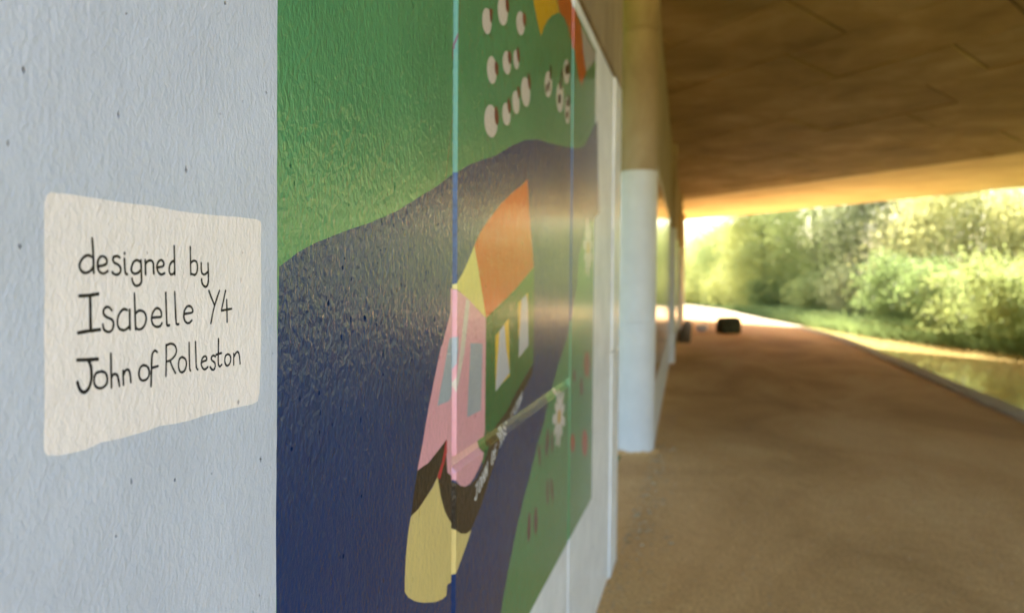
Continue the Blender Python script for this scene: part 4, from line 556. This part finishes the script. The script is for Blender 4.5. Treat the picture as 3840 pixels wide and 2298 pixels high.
add_poly([(WALL_Y0, WALL_Z0), (WALL_Y1, WALL_Z0), (WALL_Y1, WALL_Z1), (WALL_Y0, WALL_Z1)], -2)
add_poly([(1.6, WALL_Z0), (WALL_Y1, WALL_Z0), (WALL_Y1, WALL_Z1), (1.6, WALL_Z1)], -1)
for idx, (key, name, par, mat, shapes) in enumerate(PAINT):
    for sh in shapes:
        if sh[0] == 'P':
            add_poly(rough_edge(sh[1]), idx)
        elif sh[0] == 'C':
            add_poly(rough_edge(smooth_line(sh[1], True)), idx)
        elif sh[0] == 'E':
            add_poly([(sh[1] + sh[3] * math.cos(k * math.pi / 9), sh[2] + sh[4] * math.sin(k * math.pi / 9)) for k in range(18)], idx)
        else:
            wd, pts = sh[1], sh[2]
            sub = 1 if len(pts) < 3 else 3
            if name == 'ruled_lines': sub = 1
            pl = smooth_line(pts, False, sub) if sub > 1 else pts
            if len(pl) == 2:
                pl = [pl[0], tuple((a + b) / 2 + random.uniform(-.0002, .0002) for a, b in zip(*pl)), pl[1]]
            amp = 0.10 if name == 'letter' else 0.2
            rad = [wd / 2 * (1 + amp * random.uniform(-1, 1)) for _ in pl]
            for i in range(len(pl) - 1):
                if sh[0] == 'A':          # flat brush, wider along the wall than up it
                    c = capsule((pl[i][0] / 2.1, pl[i][1]), (pl[i + 1][0] / 2.1, pl[i + 1][1]), rad[i], rad[i + 1])
                    if c: c = [(p * 2.1, q) for p, q in c]
                else:
                    c = capsule(pl[i], pl[i + 1], rad[i], rad[i + 1])
                if c: add_poly(c, idx)
# little holes left in the render by trapped air
PITS = []
for k in range(150):
    if k < 40: py, pz, sc_ = random.uniform(0.43, 0.77), random.uniform(1.1, 1.9), 0.75
    elif k < 110: py, pz, sc_ = random.uniform(0.80, 1.36), random.uniform(1.28, 1.66), 1.1
    else: py, pz, sc_ = random.uniform(0.80, 1.9), random.uniform(1.1, 2.2), 1.1
    r = random.uniform(0.0007, 0.0023) * sc_ * (1.4 if random.random() < .15 else 1)
    PITS.append((py, pz, r, r * random.uniform(1.1, 2.6)))
PIT0 = 100000
for k, (py, pz, ry, rz) in enumerate(PITS):
    add_poly([(py + ry * math.cos(a) * random.uniform(.75, 1.2), pz + rz * math.sin(a) * random.uniform(.75, 1.2)) for a in [R(40 * q) for q in range(9)]], PIT0 + k)
# construction joints: crease lines of the V grooves
def cut(a, b):
    i0 = len(V)
    V.append(Vector(a)); V.append(Vector(b)); EDG.append((i0, i0 + 1))
for g in G_Y:
    for o in (-GW, -GW + GF, GW - GF, GW):
        cut((g + o, WALL_Z0), (g + o, WALL_Z1))
for g in G_Z:
    for o in HZ:
        cut((G_Y[0], g + o), (G_Y[1], g + o))

r_v, r_e, r_f, o_v, o_e, o_f = delaunay_2d_cdt(V, EDG, FAC, 1, 1e-6, True)
groups = {}
for f, ids in zip(r_f, o_f):
    if not ids: continue
    own = max(OWN[i] for i in ids)
    groups.setdefault(own, []).append(f)

wall = tag(empty('mural_wall', (0, 1.8, 0)), 'long grey rendered wall with a child-designed canal boat mural, nearest to the camera', 'wall')
WET = {}
def wall_part(name, faces, mat, parent):
    used = {}
    verts = []
    fl = []
    for f in faces:
        g = []
        for i in f:
            if i not in used:
                used[i] = len(verts)
                y, z = r_v[i]
                verts.append((groove_x(y, z), y, z))
            g.append(used[i])
        fl.append(g)
    me = mesh(name, verts, fl)
    o = link(name, me, mat, parent)
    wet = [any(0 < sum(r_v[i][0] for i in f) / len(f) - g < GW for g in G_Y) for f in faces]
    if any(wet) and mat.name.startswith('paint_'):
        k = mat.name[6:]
        if k not in WET: WET[k] = paint('varnish_run_' + k, PC[k], coat=1.0, coat_r=0.09, relief=0.6, coat_ior=1.5)  # extra gloss added on the joint's far flank to give the sky glint
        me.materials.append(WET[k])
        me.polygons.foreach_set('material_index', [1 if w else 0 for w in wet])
    return o

made, extra = {}, {}
KEEP = {'letter', 'painted_boat', 'mural_canal', 'cabin_front', 'bow', 'mural_daisy'}
def area(f):
    P = [r_v[i] for i in f]
    return abs(sum(a.x * b.y - b.x * a.y for a, b in zip(P, P[1:] + P[:1]))) / 2
def islands(faces):
    par = {}
    def find(a):
        while par.setdefault(a, a) != a: a = par[a]
        return a
    for f in faces:
        for i in f[1:]: par[find(i)] = find(f[0])
    g = {}
    for f in faces: g.setdefault(find(f[0]), []).append(f)
    L_ = sorted(g.values(), key=lambda fs: -sum(area(f) for f in fs))
    big = [L_[0]]
    for fs in L_[1:]:
        if sum(area(f) for f in fs) > 4e-6: big.append(fs)
        else: big[0] = big[0] + fs
    return big
for own_, m_, l_ in ((-2, 'grey', 'lilac grey painted render'), (-1, 'white', 'off-white painted render round the far end')):
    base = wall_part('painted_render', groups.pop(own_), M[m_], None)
    base.parent = wall; base.location = -wall.location; base['label'] = l_
for idx, (key, name, par, mat, shapes) in enumerate(PAINT):
    if idx not in groups: continue
    isl = islands(groups[idx]) if name not in KEEP else [groups[idx]]
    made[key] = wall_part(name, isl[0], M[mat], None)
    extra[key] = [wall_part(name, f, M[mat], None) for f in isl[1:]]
for idx, (key, name, par, mat, shapes) in enumerate(PAINT):
    if key not in made: continue
    for o in [made[key]] + extra[key]:
        if par and par in made:
            o.parent = made[par]
        else:
            o.parent = wall
            o.location = -wall.location
LBL = {'sign': 'cream painted panel lettered "designed by Isabelle Y4 John of Rolleston"', 'hull': 'dark brown painted narrow boat with orange roof and pink cabin front',
       'field': 'green painted meadow', 'canal': 'navy blue painted canal winding behind the boat'}
for k, l in LBL.items():
    if k in made: made[k]['label'] = l
# pits: shallow cones closing the holes, in the colour they were rolled over with
pits = {}
for f, ids in zip(r_f, o_f):
    if not ids: continue
    own = max(OWN[i] for i in ids)
    if own < PIT0: continue
    under = max((OWN[i] for i in ids if OWN[i] < PIT0), default=-2)
    mk = {-2: 'grey', -1: 'white'}.get(under) or PAINT[under][3]
    pv, pf = pits.setdefault(mk, ([], []))
    py, pz, ry, rz = PITS[own - PIT0]
    i0 = len(pv)
    for i in f:
        y, z = r_v[i]
        pv.append((groove_x(y, z), y, z))
    c = len(pv)
    pv.append((groove_x(py, pz) - 1.1 * ry - 0.0008, py, pz))
    n_ = len(f)
    for a in range(n_):
        if n_ > 3 or True:
            pf.append((i0 + a, i0 + (a + 1) % n_, c))
for mk, (pv, pf) in pits.items():
    o = link('air_holes', mesh('air_holes', pv, pf), paint('pit_' + mk, vary(PC[mk], 0.9), 0.7, 0.3, coat=0.0), wall)
    o.location = -wall.location; o['kind'] = 'stuff'

# body of the wall behind the face, its chamfered far end with a nib, and the bare concrete above
def prism_xy(name, poly, z0, z1, mat, parent, bevel=0.0):
    bm = bmesh.new()
    a = [bm.verts.new((x, y, z0)) for x, y in poly]
    b = [bm.verts.new((x, y, z1)) for x, y in poly]
    n = len(poly)
    for i in range(n):
        bm.faces.new((a[i], a[(i + 1) % n], b[(i + 1) % n], b[i]))
    bm.faces.new(a[::-1]); bm.faces.new(b)
    bmesh.ops.recalc_face_normals(bm, faces=bm.faces)
    if bevel: bmesh.ops.bevel(bm, geom=list(bm.edges), offset=bevel, segments=2, affect='EDGES')
    o = link(name, bm_mesh(name, bm), mat, parent)
    o.location = -parent.location
    return o
prism_xy('wall_core', [(-0.03, WALL_Y0), (-0.03, 4.13), (-0.35, 4.13), (-0.35, WALL_Y0)], -0.12, 2.49, M['grey'], wall)
prism_xy('wall_end', [(-0.40, WALL_Y0 - 0.05), (0.0, WALL_Y0 - 0.05), (0.0, WALL_Y0), (-0.40, WALL_Y0)], -0.12, 2.5, M['grey'], wall)
for z0, z1 in ((-0.12, 1.136), (1.148, 2.497)):
    prism_xy('end_nib', [(0.001, 3.84), (0.012, 3.855), (0.012, 4.13), (-0.05, 4.24), (-0.35, 4.24), (-0.35, 4.142), (0.001, 4.142)], z0, z1, M['white'], wall)
prism_xy('bare_upper_wall', [(0.014, WALL_Y0 - 0.05), (0.014, 4.13), (-0.05, 4.235), (-0.35, 4.235), (-0.35, WALL_Y0 - 0.05)], 2.503, 3.94, M['concrete_bare'], wall, 0.004)

# ------------------------------------------------------------------ columns and far pier walls
def ring_tube(bm, prof, n=40, ox=0.0, oy=0.0):
    prev = None
    for (r, z) in prof:
        cur = [bm.verts.new((ox + r * math.cos(2 * math.pi * k / n), oy + r * math.sin(2 * math.pi * k / n), z)) for k in range(n)]
        if prev:
            for k in range(n):
                bm.faces.new((prev[k], prev[(k + 1) % n], cur[(k + 1) % n], cur[k]))
        prev = cur
CR = 0.165
def lathe_part(name, prof, mat, parent, smooth=True):
    bm = bmesh.new(); ring_tube(bm, prof)
    return link(name, bm_mesh(name, bm, smooth), mat, parent)
COLS = [(-0.135, 6.85, 'nearest round column, white painted to head height and joined to the mural pier'),
        (-0.27, 14.35, 'second round column along the pier, dark bare concrete above grey paint'),
        (-0.43, 22.6, 'third round column along the pier, thin and far off'),
        (-0.56, 29.5, 'farthest round column, near the sunlit end of the underpass')]
first = None
for i, (x, y, lab) in enumerate(COLS):
    if first is None:
        c = empty('bridge_column', (x, y, 0))
        lathe_part('painted_shaft', [(CR, -0.12), (CR, 1.05), (CR, 1.11), (CR, 1.118), (CR - 0.006, 1.121), (CR - 0.006, 1.129), (CR, 1.132), (CR, 1.14), (CR, 1.2), (CR, 2.40), (CR, 2.43), (CR - .002, 2.44)], M['column_paint'], c)
        lathe_part('bare_shaft', [(CR - 0.003, 2.44), (CR - 0.003, 3.62)], M['concrete_bare'], c)
        lathe_part('collar', [(CR - .003, 3.62), (CR - 0.03, 3.625), (CR - 0.03, 3.672), (CR + .004, 3.68), (CR + .004, 3.945)], M['concrete_bare'], c)
        first = c
    else:
        c = first.copy(); COL.objects.link(c); c.location = (x, y, 0)
        for ch in first.children:
            d = ch.copy(); COL.objects.link(d); d.parent = c
    tag(c, lab, 'column', 'round columns along the bridge pier')
PW = [((0.022, 6.86), (-0.195, 14.2), 'dark glossy painted pier wall with white base between the nearest and second columns'),
      ((-0.215, 14.5), (-0.35, 22.5), 'pier wall beyond the second column, painted below and bare above'),
      ((-0.365, 22.75), (-0.47, 29.4), 'last stretch of pier wall before the open daylight')]
M['pier_mural'] = paint('paint_pier_mural', (0.050, 0.055, 0.030), 0.2, 0.22, coat=1.0, coat_r=0.07)
M['pier_white'] = paint('paint_pier_white', (0.55, 0.54, 0.50), 0.4, 0.4, coat=0.3)
for (a, b, lab) in PW:
    p = empty('pier_wall', (a[0], (a[1] + b[1]) / 2, 0))
    tag(p, lab, 'wall', 'pier walls between the columns')
    back = [(b[0] - 0.2, b[1]), (a[0] - 0.2, a[1])]
    prism_xy('white_base', [a, b] + back, -0.12, 0.57, M['pier_white'], p)
    prism_xy('mural_panel', [(a[0] - .001, a[1]), (b[0] - .001, b[1])] + back, 0.572, 2.45, M['pier_mural'], p)
    prism_xy('white_border', [a, b] + back, 2.452, 2.52, M['pier_white'], p)
    prism_xy('bare_face', [(a[0] - .004, a[1]), (b[0] - .004, b[1])] + back, 2.522, 3.94, M['concrete_bare'], p)

# ------------------------------------------------------------------ bridge deck
E2 = Vector((0.655, -0.755, 0)).normalized()          # along the skewed deck edge
E1 = Vector((0.52, 0.855, 0)).normalized()            # along the board joints
ZS = 3.95
O_IN, O_OUT = Vector((-0.2, 24.0, 0)), Vector((-0.5, 36.0, 0))
deck = tag(empty('bridge_deck', (2, 12, ZS)), 'brown concrete bridge deck overhead with board-marked soffit and lit far edge', 'bridge')
def on_line(o, s): return o + E2 * s
def flat(name, quad, z0s, z1, mat):
    bm = bmesh.new()
    n = len(quad)
    lo = [bm.verts.new((p.x, p.y, z)) for p, z in zip(quad, z0s)]
    hi = [bm.verts.new((p.x, p.y, z1)) for p in quad]
    for i in range(n):
        bm.faces.new((lo[i], lo[(i + 1) % n], hi[(i + 1) % n], hi[i]))
    bm.faces.new(lo[::-1]); bm.faces.new(hi)
    bmesh.ops.recalc_face_normals(bm, faces=bm.faces)
    o = link(name, bm_mesh(name, bm), mat, deck); o.location = -deck.location
    return o
NEAR_A, NEAR_B = Vector((-9, 1.0, 0)), Vector((26, 9.0, 0))
inA, inB = on_line(O_IN, -12), on_line(O_IN, 34)
outA, outB = on_line(O_OUT, -12), on_line(O_OUT, 34)
flat('deck_slab', [NEAR_A, NEAR_B, inB, inA], [ZS + .022] * 4, ZS + 0.9, M['joint'])
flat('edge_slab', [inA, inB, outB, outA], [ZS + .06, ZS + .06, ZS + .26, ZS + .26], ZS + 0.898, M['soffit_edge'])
# soffit boards in half bond
PLN, PWD, GAP, GA2 = 2.25, 1.32, 0.028, 0.038
k = 0
for row in range(-2, 19):
    for c in range(-7, 11):
        o = O_IN - E1 * (row * PWD + PWD) + E2 * ((c + 0.5 * (row % 2)) * PLN - 2.0 - 0.33 * row)
        q = [o + E1 * GAP / 2 + E2 * GA2 / 2, o + E1 * GAP / 2 + E2 * (PLN - GA2 / 2), o + E1 * (PWD - GAP / 2) + E2 * (PLN - GA2 / 2), o + E1 * (PWD - GAP / 2) + E2 * GA2 / 2]
        cen = sum(q, Vector()) / 4
        if row < 0 or cen.x < -1.6 or cen.x > 12 or cen.y < 3.6 + cen.x * .23: continue
        dz = random.uniform(-0.010, 0.006)
        bm = bmesh.new()
        lo = [bm.verts.new((p.x, p.y, ZS + dz + random.uniform(-.003, .003))) for p in q]
        hi = [bm.verts.new((p.x, p.y, ZS + 0.021)) for p in q]
        for i in range(4): bm.faces.new((lo[i], lo[(i + 1) % 4], hi[(i + 1) % 4], hi[i]))
        bm.faces.new(lo[::-1])
        bmesh.ops.recalc_face_normals(bm, faces=bm.faces)
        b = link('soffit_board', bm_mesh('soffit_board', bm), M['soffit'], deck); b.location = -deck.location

# ------------------------------------------------------------------ trees and bushes
def tube_path(bm, pts, rads, n=7):
    prev = None
    for i, p in enumerate(pts):
        d = (pts[min(i + 1, len(pts) - 1)] - pts[max(i - 1, 0)]).normalized()
        a = d.orthogonal().normalized(); b = d.cross(a)
        cur = [bm.verts.new(p + (a * math.cos(2 * math.pi * k / n) + b * math.sin(2 * math.pi * k / n)) * rads[i]) for k in range(n)]
        if prev:
            for k in range(n): bm.faces.new((prev[k], prev[(k + 1) % n], cur[(k + 1) % n], cur[k]))
        prev = cur

def crown_mesh(cz, rx, rz, clumps, per, leaf, droop=0.0, low=-1.0):
    C = []
    while len(C) < clumps:
        p = rng.normal(size=3); p /= np.linalg.norm(p)
        r = rng.uniform(0.35, 1.0) ** 0.55
        p = p * r
        if p[2] < low: continue
        C.append(p * np.array([rx, rx, rz]) * rng.uniform(.85, 1.12))
    C = np.array(C)
    sz = rng.uniform(0.14, 0.30, clumps) * rx
    cid = np.repeat(np.arange(clumps), per)
    n = len(cid)
    pos = C[cid] + rng.normal(size=(n, 3)) * sz[cid][:, None] * np.array([1, 1, .75])
    if droop:
        h = np.hypot(pos[:, 0], pos[:, 1]) / rx
        pos[:, 2] -= droop * h ** 2 + np.abs(rng.normal(size=n)) * droop * .35 * h
    pos[:, 2] += cz
    pos[:, 2] = np.maximum(pos[:, 2], 0.06)
    u = rng.normal(size=(n, 3)); u /= np.linalg.norm(u, axis=1)[:, None]
    v = rng.normal(size=(n, 3)); v -= u * (u * v).sum(1)[:, None]; v /= np.linalg.norm(v, axis=1)[:, None]
    s = leaf * rng.uniform(.6, 1.35, n)[:, None]
    P = np.stack([pos - u * s, pos - v * s * .55, pos + u * s, pos + v * s * .55], axis=1)
    return quads_mesh('crown', P)

def tree(x, y, h, rx, mat, label, per=620, clumps=80, leaf=0.058, droop=0.0, cat='tree', base=0.25, group='trees along the far river bank'):
    t = empty('broadleaf_tree', (x, y, 0.03))
    tag(t, label, cat, group)
    rz = h * (1 - base) / 2
    cz = h * base + rz
    link('crown', crown_mesh(cz, rx, rz, clumps, per, leaf, droop), M[mat], t)
    bm = bmesh.new()
    r0 = 0.028 * h
    tube_path(bm, [Vector((0, 0, -.3)), Vector((.03 * h, 0, h * .2)), Vector((.02 * h, .03 * h, h * .45)), Vector((0, .02 * h, h * .8))], [r0 * 1.25, r0 * .85, r0 * .6, r0 * .15])
    link('trunk', bm_mesh('trunk', bm, True), M['bark'], t)
    bm = bmesh.new()
    for k in range(6):
        an = k * 1.1 + random.random(); z0 = h * random.uniform(.22, .5)
        e = Vector((math.cos(an) * rx * .75, math.sin(an) * rx * .75, z0 + h * random.uniform(.12, .3)))
        tube_path(bm, [Vector((.02 * h, .01 * h, z0)), e * .5 + Vector((0, 0, z0 * .55)), e], [r0 * .4, r0 * .25, r0 * .06], 5)
    link('limb', bm_mesh('limb', bm, True), M['bark'], t)
    return t

TREES = [
 # x, y, h, rx, mat, droop, label
 (-1.5, 66, 4.6, 3.6, 'leaf_yellow', 0.0, 'small yellow-green tree, lowest of all, under the patch of white sky'),
 (2.8, 60, 6.6, 3.4, 'leaf_mid', 0.0, 'rounded green tree next to the patch of white sky'),
 (3.5, 49, 7.4, 2.8, 'leaf_yellow', 0.6, 'bright yellow-green tree directly behind the dark block on the path'),
 (6.0, 46, 9.0, 3.4, 'leaf_mid', 0.5, 'tall grey-green tree beside the darkest tree, towards the path'),
 (8.5, 40.0, 8.2, 3.0, 'leaf_dark', 0.4, 'darkest tree of the far bank, behind the fresh green bushes'),
 (11.0, 45, 11.5, 4.6, 'leaf_dark', 0.0, 'tall dark tree set back behind the pale willows'),
 (10.4, 34.8, 6.4, 2.9, 'leaf_willow', 0.9, 'pale yellow willow hanging over the fresh green bushes'),
 (13.6, 32.8, 6.4, 3.1, 'leaf_willow', 1.0, 'pale willow standing over the dark low bush'),
 (16.2, 40.0, 11.0, 4.8, 'leaf_mid', 0.4, 'mid green tree rising behind the pale willows'),
 (0.0, 82, 7.5, 5.0, 'leaf_mid', 0.0, 'hazy green tree, most distant one along the path'),
 (6.5, 62, 12.0, 5.0, 'leaf_mid', 0.0, 'big green tree filling the gap behind the grey-green tree'),
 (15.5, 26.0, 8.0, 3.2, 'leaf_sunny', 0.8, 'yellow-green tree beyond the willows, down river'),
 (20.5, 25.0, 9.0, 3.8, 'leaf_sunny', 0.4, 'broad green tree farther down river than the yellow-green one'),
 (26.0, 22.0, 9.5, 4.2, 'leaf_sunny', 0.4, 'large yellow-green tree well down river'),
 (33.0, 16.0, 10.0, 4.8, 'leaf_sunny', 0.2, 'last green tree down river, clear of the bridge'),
]
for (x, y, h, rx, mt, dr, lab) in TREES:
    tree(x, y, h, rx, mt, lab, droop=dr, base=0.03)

def bush(x, y, h, rx, mat, label, leaf=0.05, per=260, clumps=36):
    b = empty('waterside_bush', (x, y, 0.0))
    tag(b, label, 'bush', 'bushes along the water and path')
    link('foliage', crown_mesh(h * .45, rx, h * .55, clumps, per, leaf), M[mat], b)
    bm = bmesh.new()
    for k in range(5):
        an = k * 1.3
        tube_path(bm, [Vector((0, 0, -.1)), Vector((math.cos(an) * rx * .3, math.sin(an) * rx * .3, h * .4)), Vector((math.cos(an) * rx * .6, math.sin(an) * rx * .6, h * .75))], [.03, .022, .006], 5)
    link('stem', bm_mesh('stem', bm), M['bark'], b)
BUSHES = [
 (-1.0, 58, 1.6, 2.2, 'leaf_yellow', 'low bright yellow bush at the far end of the path'),
 (1.6, 53, 1.8, 1.8, 'leaf_yellow', 'sunny yellow bush beside the bend of the path'),
 (4.2, 46.5, 1.8, 1.5, 'leaf_bright', 'small green bush behind the dark block'),
 (5.6, 40, 2.2, 1.5, 'leaf_mid', 'olive bush where the river bends away behind the path'),
 (6.6, 35.5, 2.2, 1.5, 'leaf_dark', 'dark low bush under the darkest tree'),
 (7.4, 31.0, 2.4, 1.5, 'leaf_bright', 'tall fresh green bush at the foot of the darkest tree'),
 (8.0, 28.4, 2.3, 1.35, 'leaf_bright', 'vivid green bush at the water line below the pale willow'),
 (8.3, 25.8, 2.2, 1.35, 'leaf_mid', 'olive bush with its leaves dipping into the river'),
 (9.3, 23.8, 2.1, 1.35, 'leaf_mid', 'rounded olive-green bush dipping over the bank'),
 (10.3, 21.6, 1.8, 1.3, 'leaf_bright', 'bushy green clump nearest of all along the far bank'),
 (10.6, 27.0, 2.4, 1.5, 'leaf_yellow', 'yellow-green bush under the branches of the pale willow'),
 (12.4, 25.0, 2.2, 1.6, 'leaf_mid', 'dark low bush tucked under the pale willow'),
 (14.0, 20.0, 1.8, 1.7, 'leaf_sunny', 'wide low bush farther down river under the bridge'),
]
for (x, y, h, rx, mt, lab) in BUSHES:
    bush(x, y, h, rx, mt, lab)

# rough grass and reeds hanging over the far bank, and the verge beyond the bridge
def blades(name, pts, n, h0, h1, width, spread, lean, mat):
    P0 = [Vector((x, y, 0)) for x, y in pts]
    seg = [(b - a).length for a, b in zip(P0[:-1], P0[1:])]
    tot = sum(seg); cum = np.cumsum([0] + seg)
    d = rng.uniform(0, tot, n)
    A = np.array([(p.x, p.y) for p in P0])
    bx = np.interp(d, cum, A[:, 0]) + rng.normal(size=n) * spread
    by = np.interp(d, cum, A[:, 1]) + rng.normal(size=n) * spread
    h = rng.uniform(h0, h1, n); an = rng.uniform(0, 6.283, n); w = width * rng.uniform(.6, 1.4, n)
    base = np.stack([bx, by, np.full(n, -0.45)], 1)
    side = np.stack([np.cos(an), np.sin(an), np.zeros(n)], 1) * w[:, None]
    tip = base + np.stack([rng.normal(size=n) * lean * h, rng.normal(size=n) * lean * h, h], 1)
    me = quads_mesh(name, np.stack([base - side, base + side, tip + side * .25, tip - side * .25], 1))
    tag(link(name, me, M[mat]), kind='stuff')
blades('reeds', [(x + .3, y) for x, y in BANK[3:10]], 6000, 0.45, 0.8, 0.014, 0.4, 0.8, 'leaf_bright')
blades('bank_grass', [(x - .1, y) for x, y in BANK[3:11]], 12000, 0.3, 0.5, 0.014, 0.3, 0.9, 'leaf_bright')
blades('verge_grass', [(-6, 40), (-3.5, 46), (-6, 52), (-10, 60)], 9000, 0.5, 0.9, 0.03, 1.0, 0.3, 'leaf_yellow')

# ------------------------------------------------------------------ things on the path
# dark block
bm = bmesh.new()
bmesh.ops.create_cube(bm, size=1.0)
bmesh.ops.subdivide_edges(bm, edges=list(bm.edges), cuts=5, use_grid_fill=True)
for v_ in bm.verts:
    p = v_.co
    tap = 1 - 0.06 * (p.z + .5)
    q = Vector((p.x * .58 * tap, p.y * .50 * tap, (p.z + .5) * .43))
    nrm = noise.noise_vector(q * 6.0) * .018
    cnr = sum(1 for a in (p.x, p.y, p.z) if abs(a) > .49)
    if cnr >= 2: q -= Vector((p.x, p.y, p.z - .1)) * .022 * (cnr - 1)
    v_.co = q + nrm
blk = tag(empty('stone_block', (1.05, 23.0, 0)), 'dark mossy squared block standing alone on the path', 'block')
blk.rotation_euler.z = R(24)
link('block_body', bm_mesh('block_body', bm), M['block'], blk)
cap = []
bm = bmesh.new()
for k in range(5):
    bmesh.ops.create_icosphere(bm, subdivisions=2, radius=.08 + .03 * (k % 3), matrix=Matrix.Translation((-.2 + .1 * k, .06 * math.sin(k * 2), .435)) @ Matrix.Diagonal((1.2, 1.2, .22, 1)))
M['moss'] = rough_mat('moss', [(0.3, (0.05, 0.055, 0.02)), (0.7, (0.16, 0.17, 0.10))], 9, 1.0, 0.01, 60)
link('moss_cushion', bm_mesh('moss_cushion', bm, True), M['moss'], blk)

# crumpled white bag
bm = bmesh.new()
bmesh.ops.create_icosphere(bm, subdivisions=4, radius=1.0)
for v_ in bm.verts:
    p = v_.co.copy()
    f = 1 + .35 * noise.noise(p * 1.7) + .16 * noise.noise(p * 5.0)
    v_.co = Vector((p.x * .17 * f, p.y * .13 * f, max(-.004, (p.z * .5 + .42) * .20 * f)))
tag(link('plastic_bag', bm_mesh('plastic_bag', bm), M['bag'], None, (0.32, 23.6, 0.003)), 'crumpled white plastic bag lying left of the dark block', 'litter')

# low heap of earth at the foot of the far pier
def heap(name, x, y0, y1, w, h, label, mat):
    n, k = 40, 8
    vv, ff = [], []
    for i in range(n + 1):
        s = i / n; y = y0 + (y1 - y0) * s
        for j in range(k + 1):
            a = j / k
            hh = h * math.sin(math.pi * a) * (math.sin(math.pi * s) ** .35) * (1 + .5 * noise.noise(Vector((a * 3, y * 1.7, 3))))
            vv.append((x(y) + w * a + .03 * noise.noise(Vector((y * 3, a, 7))), y, max(-0.02, hh) if 0 < j < k else -.03))
    for i in range(n):
        for j in range(k):
            a = i * (k + 1) + j
            ff.append((a, a + k + 1, a + k + 2, a + 1))
    o = link(name, mesh(name, vv, ff, True), mat)
    tag(o, label, 'earth heap')
heap('earth_heap', lambda y: -0.30 - (y - 22) * .016, 19.0, 28.0, 0.34, 0.20, 'dark ridge of earth along the foot of the farthest pier wall', M['soil'])

# soil banked round the foot of the nearest column
sv, sf = [], []
for i in range(48):
    a = 2 * math.pi * i / 48
    w_ = .07 + .05 * noise.noise(Vector((math.cos(a) * 2, math.sin(a) * 2, 5)))
    h_ = .022 + .016 * noise.noise(Vector((math.cos(a) * 3, math.sin(a) * 3, 9)))
    for r_, z_ in ((CR - .01, h_), (CR + w_ * .4, h_ * .6), (CR + w_, -.01)):
        sv.append((COLS[0][0] + r_ * math.cos(a), COLS[0][1] + r_ * math.sin(a), z_))
for i in range(48):
    for j in range(2):
        a, b = i * 3 + j, ((i + 1) % 48) * 3 + j
        sf.append((a, a + 1, b + 1, b))
tag(link('banked_soil', mesh('banked_soil', sv, sf, True), M['path']), kind='stuff')

# loose grit and dead leaves near the wall foot and over the path
def scatter(name, n, fn, s0, s1, mat, flat_=0.5):
    Q = []
    for i in range(n):
        x, y = fn()
        s = random.uniform(s0, s1); a = random.uniform(0, 6.28)
        pts = [Vector((math.cos(a + k * 2.09) * s, math.sin(a + k * 2.09) * s, 0)) for k in range(3)]
        top = Vector((0, 0, s * flat_ * 2))
        c = Vector((x, y, 0.001))
        for k in range(3):
            Q.append([c + pts[k], c + pts[(k + 1) % 3], c + top, c + top])
    me = bpy.data.meshes.new(name)
    vv = [tuple(p) for q in Q for p in q[:3]]
    me.from_pydata(vv, [], [(3 * i, 3 * i + 1, 3 * i + 2) for i in range(len(Q))])
    tag(link(name, me, mat), kind='stuff')
scatter('grit', 1300, lambda: (abs(random.gauss(0, .12)) + .01 if random.random() < .5 else random.uniform(0.05, 3.7), random.uniform(3.4, 9)), .003, .009, M['pebble'])
scatter('dead_leaves', 60, lambda: (abs(random.gauss(0, .1)) + .02, random.uniform(4.2, 7.2)), .012, .03, M['pebble'], .25)
